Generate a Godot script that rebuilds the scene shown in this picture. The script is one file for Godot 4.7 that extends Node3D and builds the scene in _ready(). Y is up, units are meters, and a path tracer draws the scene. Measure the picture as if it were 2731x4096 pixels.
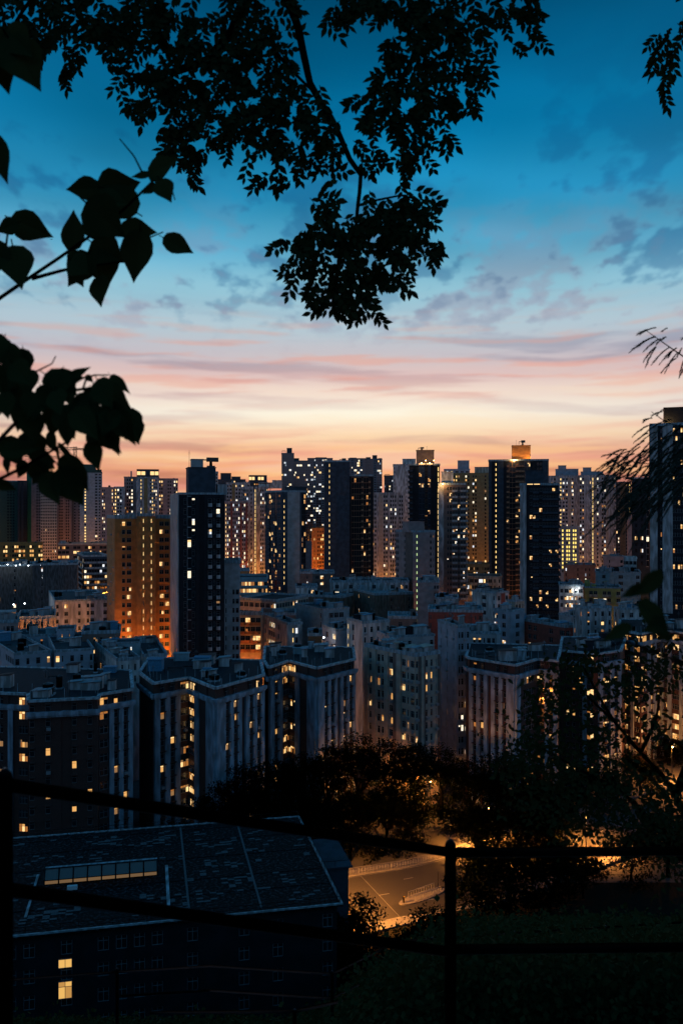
extends Node3D
# Dusk over a dense city seen from a hillside path. Units are metres, y is up, the view is towards -Z.

class Acc:
	var v := PackedVector3Array()
	var n := PackedVector3Array()
	var ix := PackedInt32Array()
	func quad(a: Vector3, b: Vector3, c: Vector3, d: Vector3) -> void:
		var k := v.size()
		var m := (c - a).cross(b - a).normalized()
		v.append(a); v.append(b); v.append(c); v.append(d)
		n.append(m); n.append(m); n.append(m); n.append(m)
		ix.append_array([k, k + 1, k + 2, k, k + 2, k + 3])
	func tri(a: Vector3, b: Vector3, c: Vector3) -> void:
		var k := v.size()
		var m := (c - a).cross(b - a).normalized()
		v.append(a); v.append(b); v.append(c)
		n.append(m); n.append(m); n.append(m)
		ix.append_array([k, k + 1, k + 2])
	# a box from corner o along x (right), y (up), z (towards the viewer of the face); the back is left open unless closed
	func box(o: Vector3, x: Vector3, y: Vector3, z: Vector3, closed := false) -> void:
		quad(o + z, o + z + y, o + z + y + x, o + z + x)
		quad(o + y, o + y + x, o + y + x + z, o + y + z)
		quad(o, o + z, o + z + x, o + x)
		quad(o, o + y, o + y + z, o + z)
		quad(o + x, o + x + z, o + x + y + z, o + x + y)
		if closed:
			quad(o, o + x, o + x + y, o + y)
	func cbox(c: Vector3, s: Vector3) -> void:
		box(c - s / 2.0, Vector3(s.x, 0, 0), Vector3(0, s.y, 0), Vector3(0, 0, s.z), true)
	func tube(pts: Array, radii: Array, sides := 6) -> void:
		var rings := []
		var side := Vector3.ZERO
		for i in pts.size():
			var a: Vector3 = pts[maxi(i - 1, 0)]
			var b: Vector3 = pts[mini(i + 1, pts.size() - 1)]
			var t := (b - a).normalized()
			if side == Vector3.ZERO:
				side = t.cross(Vector3.UP if absf(t.y) < 0.9 else Vector3.RIGHT).normalized()
			side = (side - t * side.dot(t)).normalized()
			var up := t.cross(side)
			var ring := []
			for k in sides:
				var w := TAU * k / sides
				ring.append((side * cos(w) + up * sin(w)))
			rings.append(ring)
		for i in pts.size() - 1:
			for k in sides:
				var k2 := (k + 1) % sides
				var base := v.size()
				var p0: Vector3 = pts[i]
				var p1: Vector3 = pts[i + 1]
				var r0: float = radii[i]
				var r1: float = radii[i + 1]
				v.append(p0 + rings[i][k] * r0); n.append(rings[i][k])
				v.append(p0 + rings[i][k2] * r0); n.append(rings[i][k2])
				v.append(p1 + rings[i + 1][k2] * r1); n.append(rings[i + 1][k2])
				v.append(p1 + rings[i + 1][k] * r1); n.append(rings[i + 1][k])
				ix.append_array([base, base + 1, base + 2, base, base + 2, base + 3])
		for e in [0, pts.size() - 1]:
			var c: Vector3 = pts[e]
			for k in sides:
				var q0: Vector3 = rings[e][k]
				var q1: Vector3 = rings[e][(k + 1) % sides]
				if e == 0:
					tri(c, c + q1 * radii[e], c + q0 * radii[e])
				else:
					tri(c, c + q0 * radii[e], c + q1 * radii[e])
	func surface(m: ArrayMesh, mat: Material) -> void:
		if v.is_empty():
			return
		var a := []
		a.resize(Mesh.ARRAY_MAX)
		a[Mesh.ARRAY_VERTEX] = v
		a[Mesh.ARRAY_NORMAL] = n
		a[Mesh.ARRAY_INDEX] = ix
		m.add_surface_from_arrays(Mesh.PRIMITIVE_TRIANGLES, a)
		m.surface_set_material(m.get_surface_count() - 1, mat)
	func mesh(mat: Material) -> ArrayMesh:
		var m := ArrayMesh.new()
		surface(m, mat)
		return m

var M := {}
var used := {}
var win_cache := {}
var rng := RandomNumberGenerator.new()

# ---------------------------------------------------------------- nodes

func numbered(s: String) -> String:
	var k: int = used.get(s, 0)
	used[s] = k + 1
	return s if k == 0 else "%s_%03d" % [s, k]

func thing(called: String, label: String, category: String, at := Vector3.ZERO, turn := 0.0, group := "") -> Node3D:
	var o := Node3D.new()
	o.name = numbered(called)
	o.position = at
	o.rotation.y = turn
	o.set_meta("label", label)
	o.set_meta("category", category)
	if group != "":
		o.set_meta("group", group)
	add_child(o)
	return o

func put(called: String, mesh: Mesh, parent: Node = null, kind := "") -> MeshInstance3D:
	var o := MeshInstance3D.new()
	o.name = called if parent else numbered(called)
	o.mesh = mesh
	if kind != "":
		o.set_meta("kind", kind)
	(parent if parent else self).add_child(o, true)
	return o

# ---------------------------------------------------------------- materials

func noise_tex(freq: float, lo: Color, hi: Color, seed_: int, size := 512, octaves := 5, stretch := 1.0, mid := 0.5) -> ImageTexture:
	var nz := FastNoiseLite.new()
	nz.seed = seed_
	nz.noise_type = FastNoiseLite.TYPE_SIMPLEX_SMOOTH
	nz.frequency = freq
	nz.fractal_octaves = octaves
	var g := nz.get_seamless_image(size, int(size / stretch), false, false, 0.1)
	if stretch != 1.0:
		g.resize(size, size, Image.INTERPOLATE_CUBIC)
	var out := Image.create(size, size, false, Image.FORMAT_RGB8)
	for y in size:
		for x in size:
			var t := g.get_pixel(x, y).r
			t = smoothstep(mid - 0.32, mid + 0.32, t)
			out.set_pixel(x, y, lo.lerp(hi, t))
	return ImageTexture.create_from_image(out)

func mat(called: String, c: Color, rough := 0.85, tex: Texture2D = null, scale := 0.1) -> StandardMaterial3D:
	var m := StandardMaterial3D.new()
	m.albedo_color = c.linear_to_srgb()
	m.roughness = rough
	if tex:
		m.albedo_texture = tex
		m.uv1_triplanar = true
		m.uv1_world_triplanar = true
		m.uv1_scale = Vector3.ONE * scale
	M[called] = m
	return m

func glow(called: String, c: Color, energy: float) -> void:
	var m := StandardMaterial3D.new()
	m.albedo_color = Color(0.3, 0.3, 0.3)
	m.roughness = 0.5
	m.emission_enabled = true
	m.emission = c.linear_to_srgb()
	m.emission_energy_multiplier = energy
	M[called] = m

func make_materials() -> void:
	var grime := noise_tex(0.012, Color(0.86, 0.855, 0.84), Color(1, 1, 1), 3, 512, 6)
	var streak := noise_tex(0.02, Color(0.66, 0.65, 0.63), Color(1, 1, 1), 8, 512, 5, 5.0)
	var speck := noise_tex(0.06, Color(0.35, 0.36, 0.36), Color(1, 1, 1), 5, 512, 4, 1.0, 0.55)
	var lichen := noise_tex(0.03, Color(0.16, 0.17, 0.17), Color(1, 1, 1), 15, 512, 6, 1.0, 0.66)
	mat("grey", Color(0.36, 0.37, 0.38), 0.85, grime, 0.05)
	mat("fingrey", Color(0.36, 0.34, 0.33), 0.85, grime, 0.04)
	mat("bluegrey", Color(0.30, 0.34, 0.40), 0.85, grime, 0.04)
	mat("lightgrey", Color(0.46, 0.46, 0.47), 0.85, streak, 0.06)
	mat("white", Color(0.62, 0.61, 0.60), 0.85, streak, 0.05)
	mat("pilaster", Color(0.34, 0.41, 0.50), 0.8, streak, 0.07)
	mat("cream", Color(0.52, 0.44, 0.34), 0.85, streak, 0.05)
	mat("beige", Color(0.42, 0.36, 0.30), 0.85, grime, 0.06)
	mat("peach", Color(0.62, 0.40, 0.25), 0.85, grime, 0.06)
	mat("orangeband", Color(0.55, 0.20, 0.07), 0.85, grime, 0.06)
	mat("ochre", Color(0.46, 0.19, 0.05), 0.85, grime, 0.05)
	mat("ochredark", Color(0.20, 0.10, 0.045), 0.85, grime, 0.05)
	mat("brick", Color(0.16, 0.068, 0.052), 0.9, speck, 0.25)
	mat("redtrim", Color(0.26, 0.06, 0.04), 0.85, grime, 0.08)
	mat("brown", Color(0.16, 0.115, 0.10), 0.85, grime, 0.05)
	mat("pinkish", Color(0.34, 0.25, 0.24), 0.85, grime, 0.04)
	mat("dark", Color(0.020, 0.023, 0.028), 0.6, grime, 0.05)
	mat("navy", Color(0.022, 0.032, 0.045), 0.5, grime, 0.05)
	mat("slate", Color(0.055, 0.07, 0.09), 0.7, grime, 0.05)
	mat("farglass", Color(0.11, 0.14, 0.17), 0.6, grime, 0.03)  # slate lightened for the far towers: distance haze is put into the colour
	mat("teal", Color(0.20, 0.32, 0.37), 0.8, grime, 0.06)
	mat("olive", Color(0.23, 0.18, 0.08), 0.85, grime, 0.05)
	mat("yellowwall", Color(0.46, 0.37, 0.11), 0.85, grime, 0.06)
	mat("netgreen", Color(0.09, 0.19, 0.15), 0.95, speck, 0.12)
	mat("netbright", Color(0.04, 0.30, 0.18), 0.95, speck, 0.12)
	mat("netgrey", Color(0.10, 0.105, 0.11), 0.95, streak, 0.1)
	mat("netbrown", Color(0.17, 0.13, 0.10), 0.95, streak, 0.1)
	mat("roof", Color(0.055, 0.072, 0.085), 0.8, grime, 0.12)
	mat("roofdark", Color(0.024, 0.032, 0.04), 0.8, grime, 0.12)
	mat("roofpale", Color(0.30, 0.40, 0.46), 0.7, streak, 0.12)
	mat("tilepale", Color(0.19, 0.22, 0.24), 0.8, speck, 0.4)
	mat("tarp", Color(0.05, 0.22, 0.36), 0.6, grime, 0.3)
	mat("tiles", Color(0.075, 0.088, 0.10), 0.75, lichen, 0.11)
	mat("metal", Color(0.22, 0.23, 0.24), 0.5)
	mat("darkmetal", Color(0.03, 0.032, 0.035), 0.45)
	mat("rail", Color(0.022, 0.025, 0.03), 0.38)
	mat("frame", Color(0.20, 0.21, 0.22), 0.5)
	mat("copperframe", Color(0.24, 0.12, 0.06), 0.5)
	mat("lightconcrete", Color(0.44, 0.51, 0.56), 0.8, streak, 0.1)
	mat("asphalt", Color(0.07, 0.066, 0.062), 0.85, speck, 0.3)
	mat("patch", Color(0.042, 0.04, 0.038), 0.8, speck, 0.3)
	mat("pavement", Color(0.16, 0.155, 0.15), 0.85, grime, 0.2)
	mat("paint", Color(0.62, 0.62, 0.58), 0.7, speck, 0.5)
	mat("yellowpaint", Color(0.6, 0.4, 0.03), 0.6)
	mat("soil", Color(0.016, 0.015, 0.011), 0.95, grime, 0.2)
	mat("cityground", Color(0.06, 0.058, 0.056), 0.9, grime, 0.05)
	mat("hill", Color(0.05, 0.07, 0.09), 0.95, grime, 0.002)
	mat("bark", Color(0.035, 0.028, 0.022), 0.95, speck, 1.0)
	mat("foliage", Color(0.020, 0.036, 0.013), 0.75)
	mat("foliage2", Color(0.040, 0.055, 0.020), 0.75)
	mat("leafnear", Color(0.030, 0.036, 0.012), 0.6)
	mat("leaftree", Color(0.022, 0.030, 0.012), 0.7)
	mat("reed", Color(0.045, 0.045, 0.025), 0.8)
	mat("curtain", Color(0.40, 0.36, 0.30), 0.9)
	mat("signwhite", Color(0.7, 0.7, 0.7), 0.6)
	mat("bulkhead", Color(0.5, 0.5, 0.5), 0.6)
	M["soil"].metallic_specular = 0.1
	for k in ["foliage", "foliage2", "leafnear", "leaftree"]:
		M[k].metallic_specular = 0.12
		M[k].roughness = 0.9
		M[k].backlight_enabled = true
		M[k].backlight = Color(0.10, 0.12, 0.03)
	var g := mat("glass", Color(0.012, 0.016, 0.02), 0.08)
	g.metallic_specular = 0.5
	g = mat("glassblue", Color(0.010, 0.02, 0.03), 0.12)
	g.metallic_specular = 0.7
	g = mat("skyglass", Color(0.17, 0.16, 0.15), 0.45)
	g.metallic_specular = 0.3
	for k in ["dark", "navy", "slate", "roofdark", "roof", "tiles"]:
		M[k].metallic_specular = 0.2
	mat("pathrail", Color(0.075, 0.085, 0.10), 0.35)
	glow("warm1", Color(1.0, 0.50, 0.14), 0.9)
	glow("warm2", Color(1.0, 0.62, 0.25), 1.4)
	glow("warm3", Color(1.0, 0.36, 0.07), 0.42)
	glow("warmdim", Color(1.0, 0.50, 0.18), 0.30)
	glow("cool1", Color(0.92, 0.96, 1.0), 1.0)
	glow("cool2", Color(1.0, 0.84, 0.58), 1.4)
	glow("cooldim", Color(0.7, 0.85, 1.0), 0.35)
	glow("stair", Color(1.0, 0.66, 0.22), 1.5)
	glow("stairgreen", Color(0.75, 1.0, 0.42), 1.1)
	glow("yellow", Color(1.0, 0.72, 0.16), 1.5)
	glow("sodium", Color(1.0, 0.46, 0.12), 40.0)
	glow("whitelamp", Color(0.85, 0.93, 1.0), 14.0)
	glow("shop", Color(1.0, 0.62, 0.2), 1.3)
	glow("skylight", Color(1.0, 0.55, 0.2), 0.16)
	glow("amber", Color(1.0, 0.56, 0.14), 0.85)
	glow("amberdim", Color(1.0, 0.50, 0.12), 0.55)

const PAL := {
	"warm": ["warm1", "warm1", "warm2", "warm3", "warm3", "warmdim", "warm2"],
	"amber": ["amber", "amberdim", "amber"],
	"mix": ["warm1", "warm2", "cool2", "cool1", "warm3", "warmdim", "cool2"],
	"cool": ["cool1", "cool2", "cool2", "warm2", "cooldim"],
	"stair": ["stair"], "stairgreen": ["stairgreen"], "yellow": ["yellow"],
}

# ---------------------------------------------------------------- sky

const STOPS := [
	[0.0, 214, 140, 124], [1.5, 236, 152, 122], [2.6, 253, 176, 122], [3.8, 250, 186, 146], [4.9, 254, 218, 178], [6.4, 255, 246, 224],
	[7.8, 244, 222, 206], [9.0, 224, 196, 192], [10.2, 200, 194, 200], [12.0, 180, 202, 213], [14.2, 146, 196, 214], [17.0, 86, 166, 200],
	[20.0, 34, 136, 180], [24.0, 4, 110, 156], [28.0, 0, 88, 130], [31.5, 0, 70, 106], [45.0, 0, 60, 95], [90.0, 0, 48, 80]]
const AWAY := [
	[0.0, 132, 136, 160], [5.0, 144, 146, 172], [10.0, 136, 154, 184], [18.0, 110, 150, 188], [30.0, 60, 128, 174], [50.0, 24, 98, 144], [90.0, 0, 52, 86]]

func ramp(stops: Array, e: float) -> Vector3:
	for i in stops.size() - 1:
		if e <= stops[i + 1][0]:
			var t: float = clampf((e - stops[i][0]) / (stops[i + 1][0] - stops[i][0]), 0.0, 1.0)
			t = t * t * (3.0 - 2.0 * t) * 0.5 + t * 0.5
			var a := Vector3(stops[i][1], stops[i][2], stops[i][3])
			return a.lerp(Vector3(stops[i + 1][1], stops[i + 1][2], stops[i + 1][3]), t) / 255.0
	var l: Array = stops[-1]
	return Vector3(l[1], l[2], l[3]) / 255.0

func fbm(seed_: int, freq: float, oct: int) -> FastNoiseLite:
	var f := FastNoiseLite.new()
	f.seed = seed_
	f.noise_type = FastNoiseLite.TYPE_SIMPLEX_SMOOTH
	f.frequency = freq
	f.fractal_octaves = oct
	f.fractal_gain = 0.52
	return f

func sky_patch(az0: float, az1: float, el0: float, el1: float, w: int, h: int) -> Image:
	var im := Image.create(w, h, false, Image.FORMAT_RGB8)
	var nc := fbm(11, 1.0, 6)
	var ns := fbm(23, 1.0, 5)
	var nb := fbm(37, 1.0, 3)
	for y in h:
		var el := lerpf(el1, el0, (y + 0.5) / h)
		var er := deg_to_rad(maxf(el, 0.0))
		var near := ramp(STOPS, maxf(el, 0.0))
		var far := ramp(AWAY, maxf(el, 0.0))
		var s := cos(er) / (sin(er) + 0.10)
		var low := smoothstep(15.0, 7.0, el)
		var mid := smoothstep(7.0, 13.0, el) * smoothstep(30.0, 16.0, el)
		for x in w:
			var az := lerpf(az0, az1, (x + 0.5) / w)
			var ar := deg_to_rad(az)
			var k := exp(-pow(az / 75.0, 2.0))
			# the cream band over the sunken sun is a few tens of degrees wide; beside it the glow turns to mauve
			var side := 1.0 - exp(-pow((az - 2.0) / 23.0, 2.0))
			var c := near
			c = c.lerp(Vector3(0.80, 0.60, 0.60), side * smoothstep(6.0, 1.0, el) * 0.5)
			c = c.lerp(c * Vector3(0.93, 0.90, 0.94), side * smoothstep(12.0, 6.0, el))
			c = far.lerp(c, k)
			var px := sin(ar) * s
			var pz := cos(ar) * s
			# broken altocumulus overhead
			var a := nc.get_noise_2d(px * 8.5 + 7.0, pz * 5.0)
			var b := nb.get_noise_2d(px * 1.1 + 40.0, pz * 0.8)
			var cl := smoothstep(-0.05, 0.42, a * 0.85 + b * 0.9) * mid
			var tint := Vector3(0.50, 0.62, 0.72)
			var pink := smoothstep(0.0, 0.5, a * 0.7 + nb.get_noise_2d(px * 1.7, pz * 1.3 + 90.0)) * smoothstep(23.0, 13.0, el)
			c = c.lerp(c * tint + Vector3(0.02, 0.03, 0.04), cl * 0.58 * smoothstep(10.5, 15.0, el))
			c = c.lerp(Vector3(0.60, 0.50, 0.60), pink * mid * 0.34 * k * smoothstep(9.0, 14.0, el))
			# long thin streaks lower down
			var wob := nb.get_noise_2d(az * 0.035, el * 0.06 + 12.0) * 1.1
			var st := ns.get_noise_2d(az * 0.040 + el * 0.05 + 3.0, (el + wob) * 0.52 + az * 0.014)
			var st2 := ns.get_noise_2d(az * 0.075 + 60.0, (el + wob * 0.6) * 1.15 - az * 0.022)
			var d := smoothstep(0.0, 0.5, st + st2 * 0.35) * low
			var cream := exp(-pow((el - 6.3) / 1.5, 2.0)) * (1.0 - side)
			var dk := Vector3(0.56, 0.60, 0.72) if el > 9.0 else Vector3(0.74, 0.66, 0.74)
			dk = dk.lerp(Vector3(0.80, 0.66, 0.70), smoothstep(10.0, 8.0, el)) if el > 8.0 and el < 10.0 else dk
			c = c.lerp(c * dk, d * (0.40 + 0.40 * side) * (1.0 - cream * 0.7))
			var p2 := smoothstep(-0.02, 0.45, st2 - st * 0.3) * smoothstep(14.5, 9.5, el) * k * (1.0 - cream)
			c = c.lerp(Vector3(0.93, 0.62, 0.55), p2 * 0.46)
			var ye := smoothstep(0.0, 0.4, -st2) * smoothstep(5.5, 3.5, el) * k * (1.0 - side * 0.5)
			c = c.lerp(Vector3(1.0, 0.80, 0.56), ye * 0.55)
			var br := smoothstep(0.02, 0.5, -st) * low * k
			c = c.lerp(Vector3(1.0, 0.90, 0.76), br * 0.42 * smoothstep(12.0, 5.0, el) * (1.0 - side * 0.6))
			# soft veils in the blue
			c *= 1.0 + 0.16 * nb.get_noise_2d(px * 1.1 + 9.0, pz * 1.1) * smoothstep(12.0, 20.0, el)
			im.set_pixel(x, y, Color(clampf(c.x, 0, 1), clampf(c.y, 0, 1), clampf(c.z, 0, 1)))
	return im

func make_sky() -> ImageTexture:
	# the panorama's left and right edges meet straight ahead (-Z); +X is a quarter of the way along
	var W := 4096
	var H := 2048
	var pan := Image.create(W, H, false, Image.FORMAT_RGB8)
	pan.fill(Color(0.10, 0.11, 0.13))
	for half in 2:
		var coarse := sky_patch(0.0 if half == 0 else -180.0, 180.0 if half == 0 else 0.0, 0, 90, 256, 128)
		coarse.resize(W / 2, H / 2, Image.INTERPOLATE_CUBIC)
		pan.blit_rect(coarse, Rect2i(0, 0, W / 2, H / 2), Vector2i(half * W / 2, 0))
	# the same sky, worked out more finely where its detail can be made out
	var cols := int(W * 28.0 / 360.0)
	var rows := int(H * 35.0 / 180.0)
	var az := cols * 360.0 / W
	var el := rows * 180.0 / H
	pan.blit_rect(sky_patch(0, az, 0, el, cols, rows), Rect2i(0, 0, cols, rows), Vector2i(0, H / 2 - rows))
	pan.blit_rect(sky_patch(-az, 0, 0, el, cols, rows), Rect2i(0, 0, cols, rows), Vector2i(W - cols, H / 2 - rows))
	return ImageTexture.create_from_image(pan)

# ---------------------------------------------------------------- buildings

func window_mesh(w: float, h: float, pal: String, variant: int, frame: String) -> Array:
	w = snappedf(w, 0.1)
	h = snappedf(h, 0.1)
	var key := "%.1f %.1f %s %d %s" % [w, h, pal, variant, frame]
	if win_cache.has(key):
		return win_cache[key]
	var r := RandomNumberGenerator.new()
	r.seed = hash(key)
	var m := ArrayMesh.new()
	var f := Acc.new()
	var t := 0.06
	var dp := 0.09
	var cols := maxi(1, int(round(w / 0.75)))
	var X := Vector3.RIGHT
	var Y := Vector3.UP
	var Z := Vector3.BACK
	f.box(Vector3(-w / 2, 0, 0), X * w, Y * t, Z * dp)
	f.box(Vector3(-w / 2, h - t, 0), X * w, Y * t, Z * dp)
	for k in cols + 1:
		f.box(Vector3(-w / 2 + (w - t) * k / cols, t, 0), X * t, Y * (h - 2 * t), Z * dp)
	var transom := h * (0.68 if h > 1.1 else 1.0)
	if h > 1.1:
		f.box(Vector3(-w / 2 + t, transom, 0), X * (w - 2 * t), Y * t * 0.8, Z * dp * 0.9)
	f.surface(m, M[frame])
	var panes := ArrayMesh.new()
	var by := {}
	for k in cols:
		var x0 := -w / 2 + w * k / cols
		var x1 := -w / 2 + w * (k + 1) / cols
		for part in (2 if h > 1.1 else 1):
			var y0 := 0.0 if part == 0 else transom
			var y1 := transom if part == 0 else h
			var name_ := "glass"
			if pal != "dark":
				var lit: Array = PAL[pal]
				name_ = lit[r.randi() % lit.size()]
				if pal != "yellow" and pal != "amber" and pal != "stair" and pal != "stairgreen" and r.randf() < 0.22:
					name_ = "glass"
			if not by.has(name_):
				by[name_] = Acc.new()
			by[name_].quad(Vector3(x0, y0, 0.03), Vector3(x0, y1, 0.03), Vector3(x1, y1, 0.03), Vector3(x1, y0, 0.03))
	for k in by:
		by[k].surface(panes, M[k])
	if pal != "dark" and variant % 3 == 1 and w > 0.9:
		# a half-drawn curtain just inside the glass line
		var cu := Acc.new()
		var cw := w * r.randf_range(0.18, 0.4)
		var cx := -w / 2 if r.randf() < 0.5 else w / 2 - cw
		for k in 5:
			cu.box(Vector3(cx + cw * k / 5.0, t, 0.035), X * (cw / 5.0 * 0.9), Y * (h - 2 * t), Z * (0.015 + 0.02 * (k % 2)))
		cu.surface(m, M["curtain"])
	win_cache[key] = [m, panes]
	return [m, panes]

func put_window(o: Node, pair: Array) -> MeshInstance3D:
	var i := put("window", pair[0], o)
	put("pane", pair[1], i)
	return i

func widen(pat: String, length: float, most: float) -> String:
	# splits bays that are wider than a room until none is
	while length / pat.length() > most:
		var out := ""
		var f := 0
		for ch in pat:
			if ch == ".":
				out += [". .", ".n", ". .", "n."][f % 4].replace(" ", "")
				f += 1
			elif ch == "w":
				out += ".w" if f % 2 else "w."
			elif ch in "sznSpP":
				out += ch + "."
			else:
				out += ch + ch
		pat = out
	return pat

func building(d: Dictionary) -> Node3D:
	var at: Vector3 = d.at
	var o := thing(d.n, d.l, d.c, at, d.get("yaw", 0.0), d.get("g", ""))
	var r := RandomNumberGenerator.new()
	r.seed = hash(d.l)
	var flat: Array = d.p
	var pts: Array[Vector3] = []
	for i in range(0, flat.size(), 2):
		pts.append(Vector3(flat[i], 0, flat[i + 1]))
	var h: float = d.h
	var fh: float = d.get("f", 2.9)
	var y0: float = d.get("y0", 3.5)
	var top: float = d.get("top", 0.5)
	var lit: float = d.get("lit", 0.12)
	var pal: String = d.get("pal", "mix")
	var far: bool = d.get("far", false)
	var frame: String = d.get("fr", "frame")
	var ac: float = d.get("ac", 0.0)
	var wallm: Material = M[d.w]
	var trimm: Material = M[d.get("t", d.w)]
	var accm: Material = M[d.get("a", d.w)]
	var glassm: String = d.get("gl", "glass")
	var low: float = d.get("low", 0.0)   # facade pieces start here: what lies lower is hidden in the streets
	var rel := 0.2
	var wall := Acc.new()
	var accent := Acc.new()
	var trim := Acc.new()
	var curtain_glass := Acc.new()
	var merged := {}
	var n := pts.size()
	var count := 0
	var floors := int((h - minf(y0, 1.5) - top) / fh)
	y0 = h - top - floors * fh   # storeys are counted down from the eaves
	var up := Vector3.UP
	for i in n:
		var p := pts[i]
		var q := pts[(i + 1) % n]
		var len_ := p.distance_to(q)
		var u := (q - p) / len_
		var nn := Vector3(-u.z, 0, u.x)
		wall.quad(p, p + up * h, q + up * h, q)
		var pat: String = d.e.get(i, "")
		if pat == "":
			continue
		if d.has("cell"):
			pat = widen(pat, len_, d.cell)
		var cw := len_ / pat.length()
		var k := 0
		while k < pat.length():
			var ch := pat[k]
			var x0 := k * cw
			var run := 1
			if ch in ".cdX":
				while k + run < pat.length() and pat[k + run] == ch:
					run += 1
			k += run
			var ww := cw * run
			match ch:
				".":
					wall.box(p + u * x0 + up * low, u * ww, up * (h - low), nn * rel)
				"c":
					accent.box(p + u * x0 + up * low, u * ww, up * (h - low), nn * (rel + 0.1))
				"d":
					pass
				"p":
					wall.box(p + u * x0 + up * low, u * ww, up * (h - low), nn * 0.55)
				"P":
					var pa := Acc.new()
					pa.box(Vector3(-ww / 2, low, 0), Vector3(ww, 0, 0), up * (float(d.get("ptop", h)) - low), Vector3(0, 0, 0.5))
					var pi := put("pilaster", pa.mesh(trimm), o)
					pi.transform = Transform3D(Basis(u, up, nn), p + u * (x0 + ww / 2))
				"S":
					var sl := "slit"
					if not merged.has("stair"):
						merged["stair"] = Acc.new()
					wall.box(p + u * x0 + up * low, u * (ww * 0.35), up * (h - low), nn * rel)
					wall.box(p + u * (x0 + ww * 0.65) + up * low, u * (ww * 0.35), up * (h - low), nn * rel)
					for fl in floors:
						var yy := y0 + fl * fh
						if yy < low: continue
						merged["stair"].box(p + u * (x0 + ww * 0.36) + up * (yy + fh * 0.1), u * (ww * 0.28), up * (fh * 0.72), nn * 0.08)
				"g":
					curtain_glass.box(p + u * x0 + up * low, u * ww, up * (h - low), nn * 0.08)
					trim.box(p + u * x0 + up * low, u * 0.09, up * (h - low), nn * 0.16)
					for fl in floors + 1:
						var yy := y0 + fl * fh
						if yy < low: continue
						trim.box(p + u * x0 + up * (yy - 0.12), u * ww, up * 0.24, nn * 0.13)
						if fl < floors and r.randf() < lit:
							add_window(o, merged, far or count > 290, p + u * (x0 + ww / 2) + up * (yy + 0.2) + nn * 0.1, u, nn, ww * 0.86, fh * 0.72, pal, r, frame)
							count += 1
				_:
					var ratio := 0.62
					var hr := 0.55
					var sill := 0.28
					if ch == "W": ratio = 0.84
					elif ch == "X": ratio = 0.88; hr = 0.56
					elif ch == "w": ratio = d.get("wr", 0.62)
					elif ch == "n": ratio = 0.30
					elif ch == "s" or ch == "z": ratio = 0.36; hr = 0.5
					elif ch == "b": ratio = 0.84; hr = 0.74; sill = 0.04
					elif ch == "B": ratio = 0.92; hr = 0.74; sill = 0.04
					elif ch == "v": ratio = 0.7; hr = 0.62; sill = 0.2
					var wd := ww * ratio
					var jm := (ww - wd) / 2
					wall.box(p + u * x0 + up * low, u * jm, up * (h - low), nn * rel)
					wall.box(p + u * (x0 + jm + wd) + up * low, u * jm, up * (h - low), nn * rel)
					var from := low
					for fl in floors:
						var yy := y0 + fl * fh + fh * sill
						if yy < low: continue
						if yy > from + 0.01:
							wall.box(p + u * (x0 + jm) + up * from, u * wd, up * (yy - from), nn * rel)
						from = yy + fh * hr
						var use := pal
						var on := r.randf() < lit
						if ch == "s": use = "stair"; on = r.randf() < 0.95
						if ch == "z": use = "stairgreen"; on = r.randf() < 0.95
						if pal == "yellow": on = r.randf() < 0.96
						if ch == "n" and r.randf() < 0.3: on = false
						if ch == "X": on = r.randf() < lit * 1.8
						add_window(o, merged, far or count > 290, p + u * (x0 + ww / 2) + up * yy + nn * 0.03, u, nn, wd, fh * hr, use if on else "dark", r, frame)
						count += 1
						if d.has("hood") and ch == "w":
							wall.box(p + u * (x0 - ww * 0.08) + up * (yy + fh * hr + 0.05), u * (ww * 1.16), up * 0.16, nn * 0.8, true)
						if ch == "b" or ch == "B":
							var bl := Acc.new()
							var dp := 1.1
							var tgt := trim if far or count > 290 else bl
							var org := p + u * (x0 + ww * 0.04) + up * (y0 + fl * fh - 0.08) + nn * 0.0
							if tgt == bl:
								bl.box(Vector3(-ww * 0.46, 0, 0), Vector3(ww * 0.92, 0, 0), up * 0.14, Vector3(0, 0, dp), true)
								bl.box(Vector3(-ww * 0.46, 0.14, dp - 0.1), Vector3(ww * 0.92, 0, 0), up * 0.95, Vector3(0, 0, 0.1), true)
								for sx in [-0.46, 0.46 - 0.1 / ww]:
									bl.box(Vector3(ww * sx, 0.14, 0.2), Vector3(0.1, 0, 0), up * 0.95, Vector3(0, 0, dp - 0.3), true)
								var bn := put("balcony", bl.mesh(trimm), o)
								bn.transform = Transform3D(Basis(u, up, nn), p + u * (x0 + ww / 2) + up * (y0 + fl * fh - 0.08))
							else:
								trim.box(org, u * (ww * 0.92), up * 0.14, nn * dp)
								trim.box(org + up * 0.14 + nn * (dp - 0.1), u * (ww * 0.92), up * 0.9, nn * 0.1, true)
						elif ac > 0.0 and r.randf() < ac:
							var au := Acc.new()
							au.box(Vector3(-0.4, 0, 0), Vector3(0.8, 0, 0), up * 0.55, Vector3(0, 0, 0.55), true)
							var tgt2 := put("air_conditioner", au.mesh(M["metal"]), o)
							tgt2.transform = Transform3D(Basis(u, up, nn), p + u * (x0 + jm + wd * r.randf_range(0.3, 0.9)) + up * (yy - 0.7) + nn * rel)
					if h > from:
						wall.box(p + u * (x0 + jm) + up * from, u * wd, up * (h - from), nn * rel)
	put("wall", wall.mesh(wallm), o)
	if not accent.v.is_empty():
		put("colour_strip", accent.mesh(accm), o)
	if not trim.v.is_empty():
		put("facade_trim", trim.mesh(trimm), o)
	if not curtain_glass.v.is_empty():
		put("glazing", curtain_glass.mesh(M[glassm]), o)
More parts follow.
